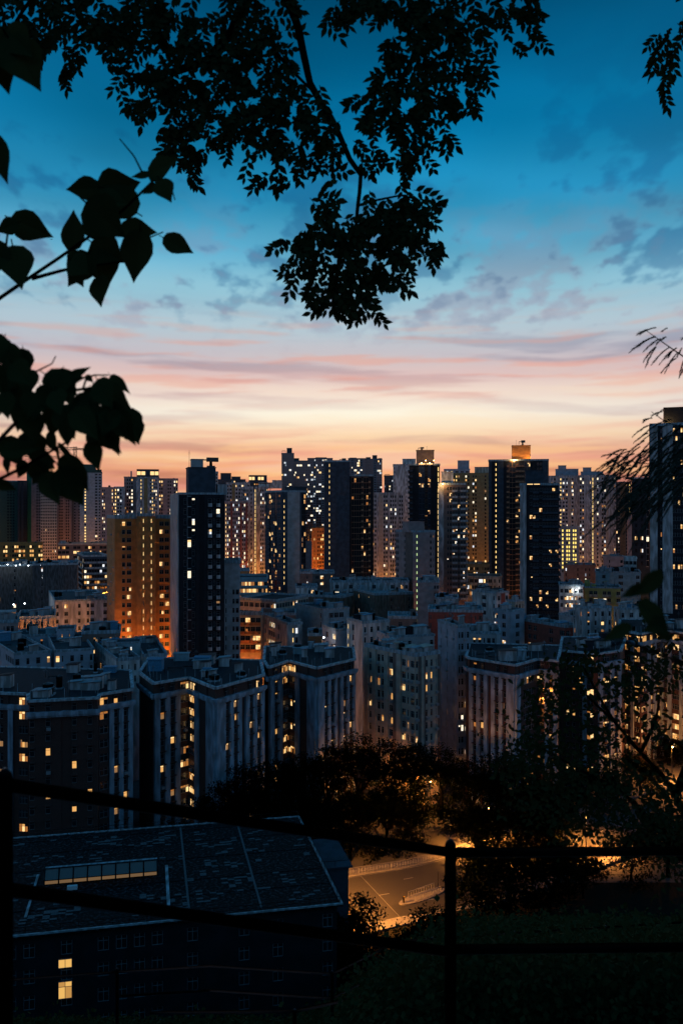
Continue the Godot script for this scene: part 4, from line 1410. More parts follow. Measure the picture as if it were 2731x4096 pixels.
func undergrowth() -> void:
	var r := RandomNumberGenerator.new()
	r.seed = 8
	for pass_ in 2:
		var tr := []
		var n := 9000 if pass_ == 0 else 9000
		for k in n:
			var D := 0.0
			if pass_ == 0:
				D = 9.0 + 40.0 * pow(r.randf(), 1.3)
			else:
				D = 40.0 + 108.0 * pow(r.randf(), 0.8)
			var q := r.randf_range(-0.44, 0.46)
			if pass_ == 1 and q < 0.03 and D > 82.0:
				continue
			if pass_ == 1 and D > 128.0 and q < 0.14:
				continue
			var x := q * D
			var h := (0.2 + 0.9 * r.randf()) * (1.0 if pass_ == 0 else 1.5)
			if q < 0.02:
				h *= 0.5
			var s := r.randf_range(0.5, 1.0) * (0.75 if pass_ == 0 else 1.5)
			tr.append(Transform3D(Basis.from_euler(Vector3(r.randf() * TAU, r.randf() * TAU, 0)).scaled(Vector3.ONE * s), Vector3(x, ground_y(x, -D) + h * r.randf(), -D)))
		var mm := MultiMesh.new()
		mm.transform_format = MultiMesh.TRANSFORM_3D
		mm.mesh = leaf_clump(r, 70 if pass_ == 0 else 50, 0.13 if pass_ == 0 else 0.2)
		mm.instance_count = tr.size()
		for k in tr.size():
			mm.set_instance_transform(k, tr[k])
		var o := MultiMeshInstance3D.new()
		o.multimesh = mm
		o.material_override = M["foliage"]
		o.name = numbered("undergrowth")
		o.set_meta("kind", "stuff")
		o.set_meta("label", "dark undergrowth covering the near hillside" if pass_ == 0 else "dark undergrowth covering the lower hillside")
		o.set_meta("category", "undergrowth")
		add_child(o)

# ---------------------------------------------------------------- railings and small things

func railing(called: String, label: String, runs: Array, posts: Array, rad: float, prad: float, m := "pathrail") -> void:
	var o := thing(called, label, "railing", Vector3.ZERO, 0.0, "metal hillside railings")
	for q in runs:
		var a := Acc.new()
		var rr := []
		for k in q.size():
			rr.append(rad)
		a.tube(q, rr, 10)
		put("rail", a.mesh(M[m]), o)
	for p in posts:
		var a := Acc.new()
		var g := ground_y(p.x, p.z)
		var top: Vector3 = p
		a.tube([Vector3(p.x, minf(g, p.y - 1.0) - 0.1, p.z), top, top + Vector3.UP * prad * 0.7, top + Vector3.UP * prad * 1.2], [prad, prad, prad * 0.8, prad * 0.2], 12)
		put("post", a.mesh(M[m]), o)

func make_railings() -> void:
	railing("railing", "near black tube railing crossing the bottom of the view", [
		[Vector3(-1.21, 69.31, -2.4), Vector3(-1, 69.19, -2.6), Vector3(0.46, 68.56, -3.7)], [Vector3(0.46, 68.56, -3.7), Vector3(1.56, 68.45, -4), Vector3(2.38, 68.35, -4.3)],
		[Vector3(-1.21, 69.02, -2.4), Vector3(-1, 68.88, -2.6), Vector3(0.46, 68.14, -3.7)], [Vector3(0.46, 68.15, -3.7), Vector3(1.56, 68.01, -4), Vector3(2.38, 67.87, -4.3)]],
		[Vector3(-1, 69.21, -2.6), Vector3(0.46, 68.59, -3.7)], 0.0205, 0.0245, "rail")
	railing("railing", "thin lower path railing zigzagging at the bottom, left one", [
		[Vector3(-6.28, 61.93, -15), Vector3(-3.84, 62.11, -15), Vector3(-2.31, 62.01, -15.4), Vector3(-0.16, 62.08, -15), Vector3(0.75, 62.01, -16)],
		[Vector3(-3.79, 61.7, -15), Vector3(-2.31, 61.58, -15.4), Vector3(-0.16, 61.66, -15), Vector3(0.75, 61.58, -16)]],
		[Vector3(-3.84, 62.15, -15), Vector3(-0.16, 62.11, -15), Vector3(0.75, 62.04, -16)], 0.02, 0.028)
	railing("railing", "thin path railing running to the right edge behind the near one", [
		[Vector3(0.73, 61.99, -16), Vector3(0.8, 62.13, -16), Vector3(3.37, 61.82, -17), Vector3(7.38, 61.58, -18)],
		[Vector3(0.8, 61.64, -16), Vector3(3.37, 61.25, -17), Vector3(7.38, 60.99, -18)]],
		[Vector3(1.69, 62.05, -16.3), Vector3(3.35, 61.83, -17), Vector3(5.27, 61.7, -17.5)], 0.02, 0.028)
	railing("railing", "bluish handrail of the lowest path at the bottom edge", [
		[Vector3(-2.62, 63.13, -12), Vector3(-0.64, 63.15, -12), Vector3(0.36, 63.09, -12.5), Vector3(1.46, 63.12, -12), Vector3(2.41, 63.18, -11.5)]],
		[Vector3(-0.64, 63.16, -12), Vector3(1.46, 63.13, -12)], 0.022, 0.026)

func lattice(a: Acc, p: Vector3, q: Vector3, w: float, n: int, t: float) -> void:
	var d := (q - p).normalized()
	var s := d.cross(Vector3(0, 0, 1)).normalized() * w / 2
	var b := Vector3(0, 0, w / 2)
	for o in [s + b, -s + b, s - b, -s - b]:
		a.tube([p + o, q + o], [t, t], 4)
	for k in n:
		var f0 := p.lerp(q, float(k) / n)
		var f1 := p.lerp(q, float(k + 1) / n)
		var sg := 1.0 if k % 2 == 0 else -1.0
		for z in [b, -b]:
			a.tube([f0 + s * sg + z, f1 - s * sg + z], [t * 0.7, t * 0.7], 3)

func cranes() -> void:
	var o := thing("tower_crane", "dark tower crane with long jib against the pink sky, upper one", "crane", Vector3.ZERO, 0.0, "tower cranes over the netted towers")
	var a := Acc.new()
	lattice(a, Vector3(-267.39, 107.21, -880), Vector3(-267.39, 135.87, -880), 2.6, 12, 0.22)
	put("mast", a.mesh(M["darkmetal"]), o)
	a = Acc.new()
	lattice(a, Vector3(-267.39, 133.61, -880), Vector3(-328.24, 134.11, -880), 2.4, 30, 0.22)
	put("jib", a.mesh(M["darkmetal"]), o)
	a = Acc.new()
	lattice(a, Vector3(-267.39, 133.61, -880), Vector3(-256.33, 132.86, -880), 1.6, 8, 0.25)
	a.cbox(Vector3(-256.83, 132.35, -880), Vector3(4, 2.6, 2))
	put("counter_jib", a.mesh(M["darkmetal"]), o)
	a = Acc.new()
	a.tube([Vector3(-275.19, 133.11, -880), Vector3(-275.19, 125.31, -880)], [0.12, 0.12], 4)
	a.cbox(Vector3(-275.19, 129.84, -880), Vector3(1.4, 1.0, 1.0))
	put("hook_line", a.mesh(M["darkmetal"]), o)
	o = thing("tower_crane", "second tower crane with lower jib partly behind leaves", "crane", Vector3.ZERO, 0.0, "tower cranes over the netted towers")
	a = Acc.new()
	lattice(a, Vector3(-283.76, 99.06, -900), Vector3(-283.76, 127.34, -900), 2.4, 12, 0.2)
	put("mast", a.mesh(M["darkmetal"]), o)
	a = Acc.new()
	lattice(a, Vector3(-282.73, 125.54, -900), Vector3(-325.41, 128.11, -900), 2.0, 22, 0.2)
	put("jib", a.mesh(M["darkmetal"]), o)

func airplane() -> void:
	var o := thing("airplane", "tiny airplane in the blue sky at the left", "airplane", Vector3(-2981.57, 2875.43, -9000), 0.5)
	var a := Acc.new()
	a.tube([Vector3(-14, 0, 0), Vector3(-10, 0, 0), Vector3(10, 0, 0), Vector3(14, 0.4, 0)], [0.4, 1.8, 1.8, 0.3], 8)
	put("fuselage", a.mesh(M["darkmetal"]), o)
	a = Acc.new()
	a.box(Vector3(-2, 0, -14), Vector3(3.4, 0, 0), Vector3(0, 0.4, 0), Vector3(0, 0, 28), true)
	put("wing", a.mesh(M["darkmetal"]), o)
	a = Acc.new()
	a.box(Vector3(10, 0, -0.3), Vector3(3.4, 0, 0), Vector3(1.5, 5, 0), Vector3(0, 0, 0.6), true)
	put("tail_fin", a.mesh(M["darkmetal"]), o)

func flood(at: Vector3, label: String, energy: float, kind := "sodium", called := "floodlight") -> void:
	var o := thing(called, label, "lamp", at, 0.0, "small lamps on roofs")
	var a := Acc.new()
	a.tube([Vector3(0, -1.2, 0), Vector3(0, -0.16, 0)], [0.05, 0.05], 5)
	put("bracket", a.mesh(M["metal"]), o)
	var b := Acc.new()
	b.cbox(Vector3.ZERO, Vector3(0.4, 0.3, 0.3))
	put("lamp_glass", b.mesh(M[kind]), o)
	var l := OmniLight3D.new()
	l.name = "lamp_light"
	l.light_color = Color(1.0, 0.55, 0.19).linear_to_srgb() if kind == "sodium" else Color(0.85, 0.93, 1.0).linear_to_srgb()
	l.light_energy = energy
	l.light_size = 0.12
	l.omni_range = 60.0
	l.omni_attenuation = 2.0
	l.shadow_enabled = true
	o.add_child(l)

func _ready() -> void:
	rng.seed = 4
	# camera: level, 60.7 degrees high, focused far away
	var cam := Camera3D.new()
	cam.name = "camera"
	cam.position = Vector3(0, 70, 0)
	var at := CameraAttributesPhysical.new()
	at.frustum_focal_length = 20.508
	at.frustum_focus_distance = 260.0
	at.exposure_aperture = 2.8
	at.frustum_near = 0.1
	at.frustum_far = 20000.0
	cam.attributes = at
	cam.fov = 60.67
	cam.near = 0.1
	cam.far = 20000.0
	add_child(cam)
	# sky
	var env := Environment.new()
	env.background_mode = Environment.BG_SKY
	var sky := Sky.new()
	var sm := PanoramaSkyMaterial.new()
	sm.panorama = make_sky()
	sky.sky_material = sm
	env.sky = sky
	env.tonemap_mode = Environment.TONE_MAPPER_LINEAR
	env.tonemap_exposure = 1.0
	env.sdfgi_enabled = true
	env.ssao_enabled = true
	env.ssil_enabled = true
	var we := WorldEnvironment.new()
	we.name = "environment"
	we.environment = env
	add_child(we)
	# the sun has just gone: a last faint warm light from behind the skyline
	var sun := DirectionalLight3D.new()
	sun.name = "sun"
	sun.light_color = Color(1.0, 0.62, 0.42)
	sun.light_energy = 0.04
	sun.light_angular_distance = 6.0
	sun.shadow_enabled = true
	sun.rotation_degrees = Vector3(-2.5, 178, 0)
	add_child(sun)

	make_materials()
	make_ground()
	make_road()
	building({"n": "apartment_tower", "l": "tower at the left edge wrapped in grey-green scaffold net with one pale column", "c": "building", "at": Vector3(-358.41, 0, -880), "p": [0, 0, 31.14, 0, 31.14, -25, 0, -25], "h": 100.93, "yaw": 0.33, "low": 15, "items": [], "w": "netgreen", "t": "lightgrey", "e": {0: "......ccwww.", 1: "ww.ww"}, "a": "netgreen", "lit": 0, "roof": "roofdark", "g": "far apartment towers on the skyline", "far": true})
	building({"n": "apartment_tower", "l": "dark navy clad tower side between green scaffold nets, unlit", "c": "building", "at": Vector3(-321.53, 0, -870), "p": [0, 0, 8.9, 0, 8.9, -22, 0, -22], "h": 100.33, "yaw": 0.31, "low": 16, "items": [], "w": "navy", "t": "navy", "e": {0: ".g.gg"}, "lit": 0.01, "g": "far apartment towers on the skyline", "far": true})
	building({"n": "apartment_tower", "l": "tower with a bright green net strip down its edge and brown flank", "c": "building", "at": Vector3(-316.17, 0, -880), "p": [0, 0, 13.32, 0, 13.32, -25, 0, -25], "h": 109.73, "yaw": 0.3, "low": 15, "items": [], "w": "pinkish", "a": "netbright", "e": {0: "cc..ww"}, "lit": 0, "g": "far apartment towers on the skyline", "far": true})
	building({"n": "apartment_tower", "l": "pale tower with a tight grid of square bay windows near the cranes", "c": "building", "at": Vector3(-295.47, 0, -860), "p": [0, 0, 15.43, 0, 15.43, -25, 0, -25], "h": 105.14, "yaw": 0.29, "low": 13, "items": [], "w": "beige", "e": {0: "wwwwwww"}, "f": 3, "lit": 0.02, "clut": 2, "g": "far apartment towers on the skyline", "far": true})
	building({"n": "apartment_tower", "l": "plain grey tower with dark window columns beside the netted top", "c": "building", "at": Vector3(-286, 0, -880), "p": [0, 0, 22.65, 0, 22.65, -25, 0, -25], "h": 94.64, "yaw": 0.27, "low": 14, "items": [], "w": "pinkish", "a": "brown", "e": {0: ".ww.ww.cw.w"}, "lit": 0.01, "g": "far apartment towers on the skyline", "far": true})
	building({"n": "apartment_tower", "l": "unfinished tower with dark green net cap and one lit stair column", "c": "building", "at": Vector3(-256.89, 0, -860), "p": [0, 0, 20.86, 0, 20.86, -25, 0, -25], "h": 108.82, "yaw": 0.25, "low": 15, "items": [["net_cap", 8, -8, 14, 12, 8, "netgreen"], ["net_cap", 16, -10, 9, 12, 3, "netgreen"]], "w": "grey", "t": "netgreen", "a": "netgreen", "e": {0: ".s.dww"}, "lit": 0.02, "g": "far apartment towers on the skyline", "far": true})
	building({"n": "apartment_tower", "l": "low wide lit estate tower right of the green net cap", "c": "building", "at": Vector3(-192.7, 0, -700), "p": [0, 0, 11.23, 0, 11.23, -20, 0, -20], "h": 89, "yaw": 0.23, "low": 26, "items": [], "w": "pinkish", "e": {0: ".ww.dd.ww"}, "f": 2.8, "lit": 0.34, "clut": 2, "g": "far apartment towers on the skyline", "far": true})
	building({"n": "apartment_tower", "l": "estate tower with a stair column of evenly lit windows, flat top", "c": "building", "at": Vector3(-182.8, 0, -705), "p": [0, 0, 8.21, 0, 8.21, -20, 0, -20], "h": 89.54, "yaw": 0.22, "low": 26, "items": [], "w": "lightgrey", "e": {0: "swwd"}, "lit": 0.33, "g": "far apartment towers on the skyline", "far": true})
	building({"n": "apartment_tower", "l": "estate tower with a thin chimney stub on its roof", "c": "building", "at": Vector3(-178.66, 0, -720), "p": [0, 0, 11.02, 0, 11.02, -20, 0, -20], "h": 98.18, "yaw": 0.21, "low": 25, "items": [["chimney", 5.61, -6, 1.2, 2, 5.76, "grey"]], "w": "pinkish", "e": {0: "nwwwd."}, "lit": 0.24, "clut": 2, "g": "far apartment towers on the skyline", "far": true})
	building({"n": "apartment_tower", "l": "broad striped estate tower with a lit band under its roof crown", "c": "building", "at": Vector3(-166.24, 0, -710), "p": [0, 0, 18.07, 0, 18.07, -22, 0, -22], "h": 97.59, "yaw": 0.2, "low": 25, "items": [["litband", 9.04, -8.8, 17.68, 13.2, 7.3, "slate"]], "w": "lightgrey", "a": "olive", "e": {0: "..s.cc.wswwd"}, "lit": 0.22, "g": "far apartment towers on the skyline", "far": true})
	building({"n": "apartment_tower", "l": "narrow estate tower with dense lit windows behind the black tower", "c": "building", "at": Vector3(-150.07, 0, -720), "p": [0, 0, 15.37, 0, 15.37, -20, 0, -20], "h": 96.74, "yaw": 0.18, "low": 37, "items": [], "w": "pinkish", "e": {0: "ww.dww.ww"}, "lit": 0.38, "clut": 3, "g": "far apartment towers on the skyline", "far": true})
	building({"n": "apartment_tower", "l": "cream tower with ochre strips just right of the black tower", "c": "building", "at": Vector3(-118.89, 0, -760), "p": [0, 0, 11.61, 0, 11.61, -20, 0, -20], "h": 104.31, "yaw": 0.13, "low": 35, "items": [["plant_room", 5.38, -8, 7.31, 7.31, 2.61, "cream"]], "w": "white", "a": "olive", "e": {0: "wwcwcw"}, "lit": 0.3, "clut": 2, "g": "far apartment towers on the skyline", "far": true})
	building({"n": "apartment_tower", "l": "far dark tower topped by two round-shouldered roof huts", "c": "building", "at": Vector3(-142.71, 0, -1000), "p": [0, 0, 32.95, 0, 32.95, -25, 0, -25], "h": 106.57, "yaw": 0.11, "low": 54, "items": [["plant_room", 10.51, -10, 11.93, 11.93, 8, "slate"], ["plant_room", 22.15, -7.5, 10.22, 10.22, 4, "slate"]], "w": "slate", "e": {0: "wwwgwww"}, "lit": 0.2, "g": "far apartment towers on the skyline", "far": true})
	building({"n": "apartment_tower", "l": "small far tower with a lit glass band at its crown", "c": "building", "at": Vector3(-101.11, 0, -950), "p": [0, 0, 20.83, 0, 20.83, -22, 0, -22], "h": 102.03, "yaw": 0.09, "low": 65, "items": [["litband", 10.41, -8.8, 19.74, 13.2, 8.14, "slate"]], "w": "slate", "e": {0: "wwWww"}, "lit": 0.2, "g": "far apartment towers on the skyline", "far": true})
	building({"n": "apartment_tower", "l": "pale tower with stepped roof between lit band crown and glass towers", "c": "building", "at": Vector3(-92.1, 0, -700), "p": [0, 0, 18.9, 0, 18.9, -22, 0, -22], "h": 92.6, "yaw": 0.11, "low": 66, "items": [], "w": "lightgrey", "a": "olive", "e": {0: "wwcwww.w"}, "lit": 0.28, "clut": 3, "g": "far apartment towers on the skyline", "far": true})
	building({"n": "apartment_tower", "l": "grey estate tower with a bright vertical light strip down its face", "c": "building", "at": Vector3(-70.06, 0, -620), "p": [0, 0, 18.01, 0, 18.01, -22, 0, -22], "h": 87.01, "yaw": 0.09, "low": 20, "items": [["plant_room", 16.77, -8.8, 10.59, 10.59, 3.9, "white"], ["plant_room", 24.71, -8.8, 7.06, 7.06, 5.67, "white"]], "w": "lightgrey", "a": "cream", "e": {0: "www.w.SccwwnS"}, "f": 2.9, "lit": 0.16, "clut": 3, "g": "far apartment towers on the skyline", "far": true})
	building({"n": "apartment_tower", "l": "pale gridded tower with many white lit windows, red inset bays", "c": "building", "at": Vector3(-79.8, 0, -600), "p": [0, 0, 15.34, 0, 15.34, -20, 0, -20], "h": 76.51, "yaw": 0.11, "low": 24, "items": [], "w": "pinkish", "a": "redtrim", "e": {0: "swwcwwwwcwwc"}, "f": 3, "lit": 0.3, "pal": "cool", "clut": 3, "g": "far apartment towers on the skyline", "far": true})
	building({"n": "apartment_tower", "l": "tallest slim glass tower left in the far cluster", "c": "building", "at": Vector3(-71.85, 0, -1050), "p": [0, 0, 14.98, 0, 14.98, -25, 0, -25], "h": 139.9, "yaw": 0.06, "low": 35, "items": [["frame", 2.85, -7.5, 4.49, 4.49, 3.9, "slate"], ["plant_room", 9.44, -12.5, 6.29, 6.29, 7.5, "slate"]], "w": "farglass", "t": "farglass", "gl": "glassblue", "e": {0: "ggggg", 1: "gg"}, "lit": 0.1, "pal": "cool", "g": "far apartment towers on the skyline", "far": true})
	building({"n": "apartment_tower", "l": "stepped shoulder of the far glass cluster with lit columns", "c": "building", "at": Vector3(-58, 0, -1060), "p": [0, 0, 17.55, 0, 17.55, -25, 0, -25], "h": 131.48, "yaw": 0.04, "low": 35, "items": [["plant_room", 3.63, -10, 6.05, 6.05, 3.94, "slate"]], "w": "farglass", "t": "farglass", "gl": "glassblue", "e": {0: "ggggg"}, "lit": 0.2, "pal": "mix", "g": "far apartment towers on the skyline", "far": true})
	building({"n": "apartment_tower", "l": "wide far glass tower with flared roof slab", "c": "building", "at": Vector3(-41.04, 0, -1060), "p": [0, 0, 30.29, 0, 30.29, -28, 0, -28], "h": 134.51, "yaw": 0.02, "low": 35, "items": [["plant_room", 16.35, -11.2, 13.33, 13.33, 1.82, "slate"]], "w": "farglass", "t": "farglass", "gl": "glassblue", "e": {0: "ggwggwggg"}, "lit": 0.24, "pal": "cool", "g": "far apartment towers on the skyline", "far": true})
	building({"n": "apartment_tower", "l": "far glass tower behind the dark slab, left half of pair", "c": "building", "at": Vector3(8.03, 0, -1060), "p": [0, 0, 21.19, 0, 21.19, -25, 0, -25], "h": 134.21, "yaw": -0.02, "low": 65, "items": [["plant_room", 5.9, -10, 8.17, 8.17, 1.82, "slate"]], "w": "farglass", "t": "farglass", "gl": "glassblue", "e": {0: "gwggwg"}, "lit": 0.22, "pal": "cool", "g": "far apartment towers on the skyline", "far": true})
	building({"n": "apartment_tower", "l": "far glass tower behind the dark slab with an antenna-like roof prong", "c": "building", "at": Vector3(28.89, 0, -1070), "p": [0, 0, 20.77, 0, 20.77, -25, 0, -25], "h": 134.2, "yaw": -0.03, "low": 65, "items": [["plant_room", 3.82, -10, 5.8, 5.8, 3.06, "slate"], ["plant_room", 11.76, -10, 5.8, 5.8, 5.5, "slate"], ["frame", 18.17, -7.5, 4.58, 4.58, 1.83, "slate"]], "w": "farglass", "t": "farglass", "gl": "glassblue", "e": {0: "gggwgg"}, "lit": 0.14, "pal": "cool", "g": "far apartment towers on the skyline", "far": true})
	building({"n": "apartment_tower", "l": "slim far tower with open roof frame beside the white tower", "c": "building", "at": Vector3(43.84, 0, -900), "p": [0, 0, 9.24, 0, 9.24, -22, 0, -22], "h": 106.77, "yaw": -0.05, "low": 65, "items": [["frame", 3.08, -6.6, 5.13, 5.13, 2.06, "slate"]], "w": "slate", "e": {0: "wgww"}, "lit": 0.25, "pal": "cool", "g": "far apartment towers on the skyline", "far": true})
	building({"n": "apartment_tower", "l": "white tower with a dark stair column and projecting roof room", "c": "building", "at": Vector3(37.76, 0, -640), "p": [0, 0, 12.4, 0, 12.4, -22, 0, -22], "h": 104.01, "yaw": -0.06, "low": 41, "items": [["plant_room", 11.67, -8.8, 9.48, 9.48, 4.94, "white"]], "w": "white", "t": "lightgrey", "e": {0: "n...dnd"}, "f": 3, "lit": 0.03, "g": "far apartment towers on the skyline", "far": true})
	building({"n": "apartment_tower", "l": "grey estate tower with warm flank between dark slab and white tower", "c": "building", "at": Vector3(20.65, 0, -590), "p": [0, 0, 20.86, 0, 20.86, -22, 0, -22], "h": 82.14, "yaw": -0.05, "low": 21, "items": [], "w": "lightgrey", "a": "beige", "e": {0: "ww.ccwwdwww.ww"}, "f": 2.9, "lit": 0.13, "clut": 4, "g": "far apartment towers on the skyline", "far": true})
	building({"n": "apartment_block", "l": "small ochre floodlit block glowing between two dark towers", "c": "building", "at": Vector3(-21.67, 0, -640), "p": [0, 0, 10.06, 0, 10.06, -20, 0, -20], "h": 57.38, "yaw": 0.02, "low": 24, "items": [["plant_room", 7.68, -8, 4.02, 4.02, 2.01, "ochre"]], "w": "ochre", "a": "ochre", "e": {0: ".n.wwwww"}, "f": 2.8, "lit": 0.2, "pal": "stair", "g": "far apartment towers on the skyline", "far": true})
	building({"n": "apartment_tower", "l": "blue-grey tower with a wedge roof room behind the brown tower", "c": "building", "at": Vector3(95.94, 0, -820), "p": [0, 0, 23.89, 0, 23.89, -22, 0, -22], "h": 109.36, "yaw": -0.12, "low": 66, "items": [["wedge_room", 18.09, -8.8, 10.67, 10.67, 8.9, "bluegrey"]], "w": "bluegrey", "e": {0: "wswww"}, "lit": 0.2, "g": "far apartment towers on the skyline", "far": true})
	building({"n": "apartment_tower", "l": "olive striped tower with tall lit stair column", "c": "building", "at": Vector3(87.63, 0, -690), "p": [0, 0, 28.21, 0, 28.21, -22, 0, -22], "h": 99.77, "yaw": -0.13, "low": 21, "items": [], "w": "olive", "a": "olive", "e": {0: "wsw.pwwcwwcc.w."}, "f": 2.9, "lit": 0.26, "g": "far apartment towers on the skyline", "far": true})
	building({"n": "apartment_tower", "l": "warm cream roofed tower peeping left of the widest dark tower", "c": "building", "at": Vector3(108.93, 0, -720), "p": [0, 0, 12.38, 0, 12.38, -22, 0, -22], "h": 99.83, "yaw": -0.14, "low": 19, "items": [["plant_room", 6.39, -8.8, 11.57, 11.57, 7.2, "cream"]], "w": "beige", "e": {0: "w.ww."}, "lit": 0.15, "g": "far apartment towers on the skyline", "far": true})
	building({"n": "apartment_tower", "l": "pale estate tower with paired roof rooms, left of two", "c": "building", "at": Vector3(155.1, 0, -660), "p": [0, 0, 23.68, 0, 23.68, -24, 0, -24], "h": 96.4, "yaw": -0.22, "low": 15, "items": [["plant_room", 14.48, -12, 16.57, 14.4, 6.03, "bluegrey"], ["wedge_room", 10.93, -7.2, 5.83, 5.83, 8.67, "bluegrey"]], "w": "lightgrey", "a": "beige", "e": {0: ".nw.swwcw.."}, "f": 2.9, "lit": 0.28, "g": "far apartment towers on the skyline", "far": true})
	building({"n": "apartment_tower", "l": "pale estate tower with paired roof rooms and a brilliant stair slit", "c": "building", "at": Vector3(176.52, 0, -650), "p": [0, 0, 25.9, 0, 25.9, -24, 0, -24], "h": 96.37, "yaw": -0.26, "low": 16, "items": [["plant_room", 9.05, -12, 15.97, 14.4, 3.71, "bluegrey"], ["wedge_room", 5.5, -7.2, 6.03, 6.03, 6.69, "bluegrey"]], "w": "lightgrey", "a": "beige", "e": {0: "ww..nScw.wwc..n"}, "f": 2.9, "lit": 0.28, "clut": 2, "g": "far apartment towers on the skyline", "far": true})
	building({"n": "apartment_block", "l": "grey block whose whole face is a grid of yellow lit windows", "c": "building", "at": Vector3(139.28, 0, -560), "p": [0, 0, 12.05, 0, 12.05, -20, 0, -20], "h": 59.76, "yaw": -0.23, "low": 30, "items": [], "w": "grey", "e": {0: ".w.ww.ww."}, "f": 2.6, "lit": 1, "pal": "yellow", "y0": 2, "g": "far apartment towers on the skyline", "far": true})
	building({"n": "apartment_tower", "l": "brown and ochre far tower behind the drooping plumes", "c": "building", "at": Vector3(237.23, 0, -760), "p": [0, 0, 15.26, 0, 15.26, -22, 0, -22], "h": 95.19, "yaw": -0.28, "low": 25, "items": [], "w": "brown", "a": "ochredark", "e": {0: "gwccwsw"}, "lit": 0.14, "clut": 3, "g": "far apartment towers on the skyline", "far": true})
	building({"n": "apartment_tower", "l": "navy tower with pale square window surrounds behind the plumes", "c": "building", "at": Vector3(205.4, 0, -620), "p": [0, 0, 13.54, 0, 13.54, -24, 0, -24], "h": 93.56, "yaw": -0.3, "low": 31, "items": [["gondola", 9.19, -9.6, 6.68, 6.68, 3.19, "dark"], ["plant_room", -1.5, -9.6, 5.35, 5.35, 1.24, "slate"]], "w": "navy", "t": "lightgrey", "e": {0: ".W.W.gg"}, "f": 4.4, "lit": 0.14, "fr": "lightgrey", "g": "far apartment towers on the skyline", "far": true})
	building({"n": "apartment_tower", "l": "thin pinkish lift tower standing beside the navy tower", "c": "building", "at": Vector3(195.86, 0, -600), "p": [0, 0, 2.61, 0, 2.61, -8, 0, -8], "h": 68.8, "yaw": -0.29, "low": 36, "items": [], "w": "pinkish", "e": {0: "."}, "lit": 0, "g": "far apartment towers on the skyline", "far": true})
	building({"n": "apartment_tower", "l": "tower with wide blank grey end wall and one column of lit stair windows", "c": "building", "at": Vector3(-31.36, 0, -470), "p": [0, 0, 14.86, 0, 14.86, -17.17, 0, -17.17], "h": 80.74, "yaw": 0.66, "low": 23, "w": "slate", "t": "slate", "a": "fingrey", "e": {0: "s.cccccc.gg", 3: ".WgWwgwW."}, "f": 2.95, "lit": 0.2, "pal": "warm", "items": [["frame", -3, -16, 8, 4, 5, "dark"], ["plant_room", 14, -8, 9, 8, 3, "slate"]], "g": "tall towers in the middle distance", "cell": 4})
	building({"n": "apartment_tower", "l": "broad near-black tower with smooth grey blind wall and balconied glass side", "c": "building", "at": Vector3(-9.53, 0, -480), "p": [0, 0, 13.99, 0, 13.99, -24, 0, -24], "h": 97.43, "yaw": 0, "low": 28, "items": [["gondola", 10.63, -9.6, 3.15, 3.15, 2.74, "dark"]], "w": "slate", "a": "slate", "t": "slate", "e": {0: "cdscccppcccd"}, "f": 3, "lit": 0, "g": "tall towers in the middle distance", "cell": 4})
	building({"n": "apartment_tower", "l": "lower glass wing of the near-black tower with copper mullions", "c": "building", "at": Vector3(4.2, 0, -482), "p": [0, 0, 13.21, 0, 13.21, -24, 0, -24], "h": 89.69, "yaw": -0.02, "low": 28, "items": [], "w": "dark", "t": "copperframe", "e": {0: ".ggggbggb.", 1: "gg"}, "f": 3.1, "lit": 0.09, "pal": "warm", "fr": "copperframe", "g": "tall towers in the middle distance", "cell": 4})
	building({"n": "apartment_tower", "l": "dark glass tower with floodlit rooftop hut", "c": "building", "at": Vector3(38.93, 0, -500), "p": [0, 0, 17.04, 0, 17.04, -24, 0, -24], "h": 96.57, "yaw": -0.09, "low": 18, "items": [["plant_room", 8.81, -12, 10.23, 10.23, 9.14, "brown"], ["gondola", 6.82, -12, 2.84, 2.84, 2.29, "dark", 9.14], ["mast", 9.8, -12, 0.85, 2, 1.86, "metal", 9.14], ["litband", 9.09, -3.6, 8.52, 8.52, 1.43, "brown"]], "w": "dark", "t": "slate", "gl": "glassblue", "e": {0: "bd.ggWgdpS", 3: "bbb"}, "f": 3.05, "lit": 0.11, "pal": "warm", "fr": "copperframe", "g": "tall towers in the middle distance", "cell": 4})
	building({"n": "apartment_tower", "l": "brown tower with pale grey flank wall and cream roof cube", "c": "building", "at": Vector3(48.59, 0, -440), "p": [0, 0, 13.7, 0, 13.7, -22, 0, -22], "h": 83.58, "yaw": -0.11, "low": 24, "items": [["lift_room", 4.54, -7.7, 5.85, 5.85, 6.79, "white"]], "w": "brown", "a": "lightgrey", "t": "grey", "e": {0: "cc.wWbbWbB", 1: "bb"}, "f": 3, "lit": 0.09, "pal": "mix", "g": "tall towers in the middle distance", "cell": 4})
	building({"n": "apartment_tower", "l": "widest dark tower with copper trim and glowing orange roof lantern block", "c": "building", "at": Vector3(87.29, 0, -520), "p": [0, 0, 34.61, 0, 34.61, -26, 0, -26], "h": 100.16, "yaw": -0.18, "low": 18, "items": [["lantern_room", 19.04, -9.1, 10.86, 10.86, 9.36, "ochre"], ["gondola", 19.98, -9.1, 3.19, 3.19, 3.71, "dark", 9.36], ["mast", 16.22, -9.1, 0.58, 2, 2.38, "metal", 9.36]], "w": "dark", "a": "slate", "t": "copperframe", "e": {0: "cdscc.bggbbbggd.wwcc", 1: "gg"}, "f": 3.05, "lit": 0.08, "pal": "warm", "fr": "copperframe", "g": "tall towers in the middle distance", "cell": 4})
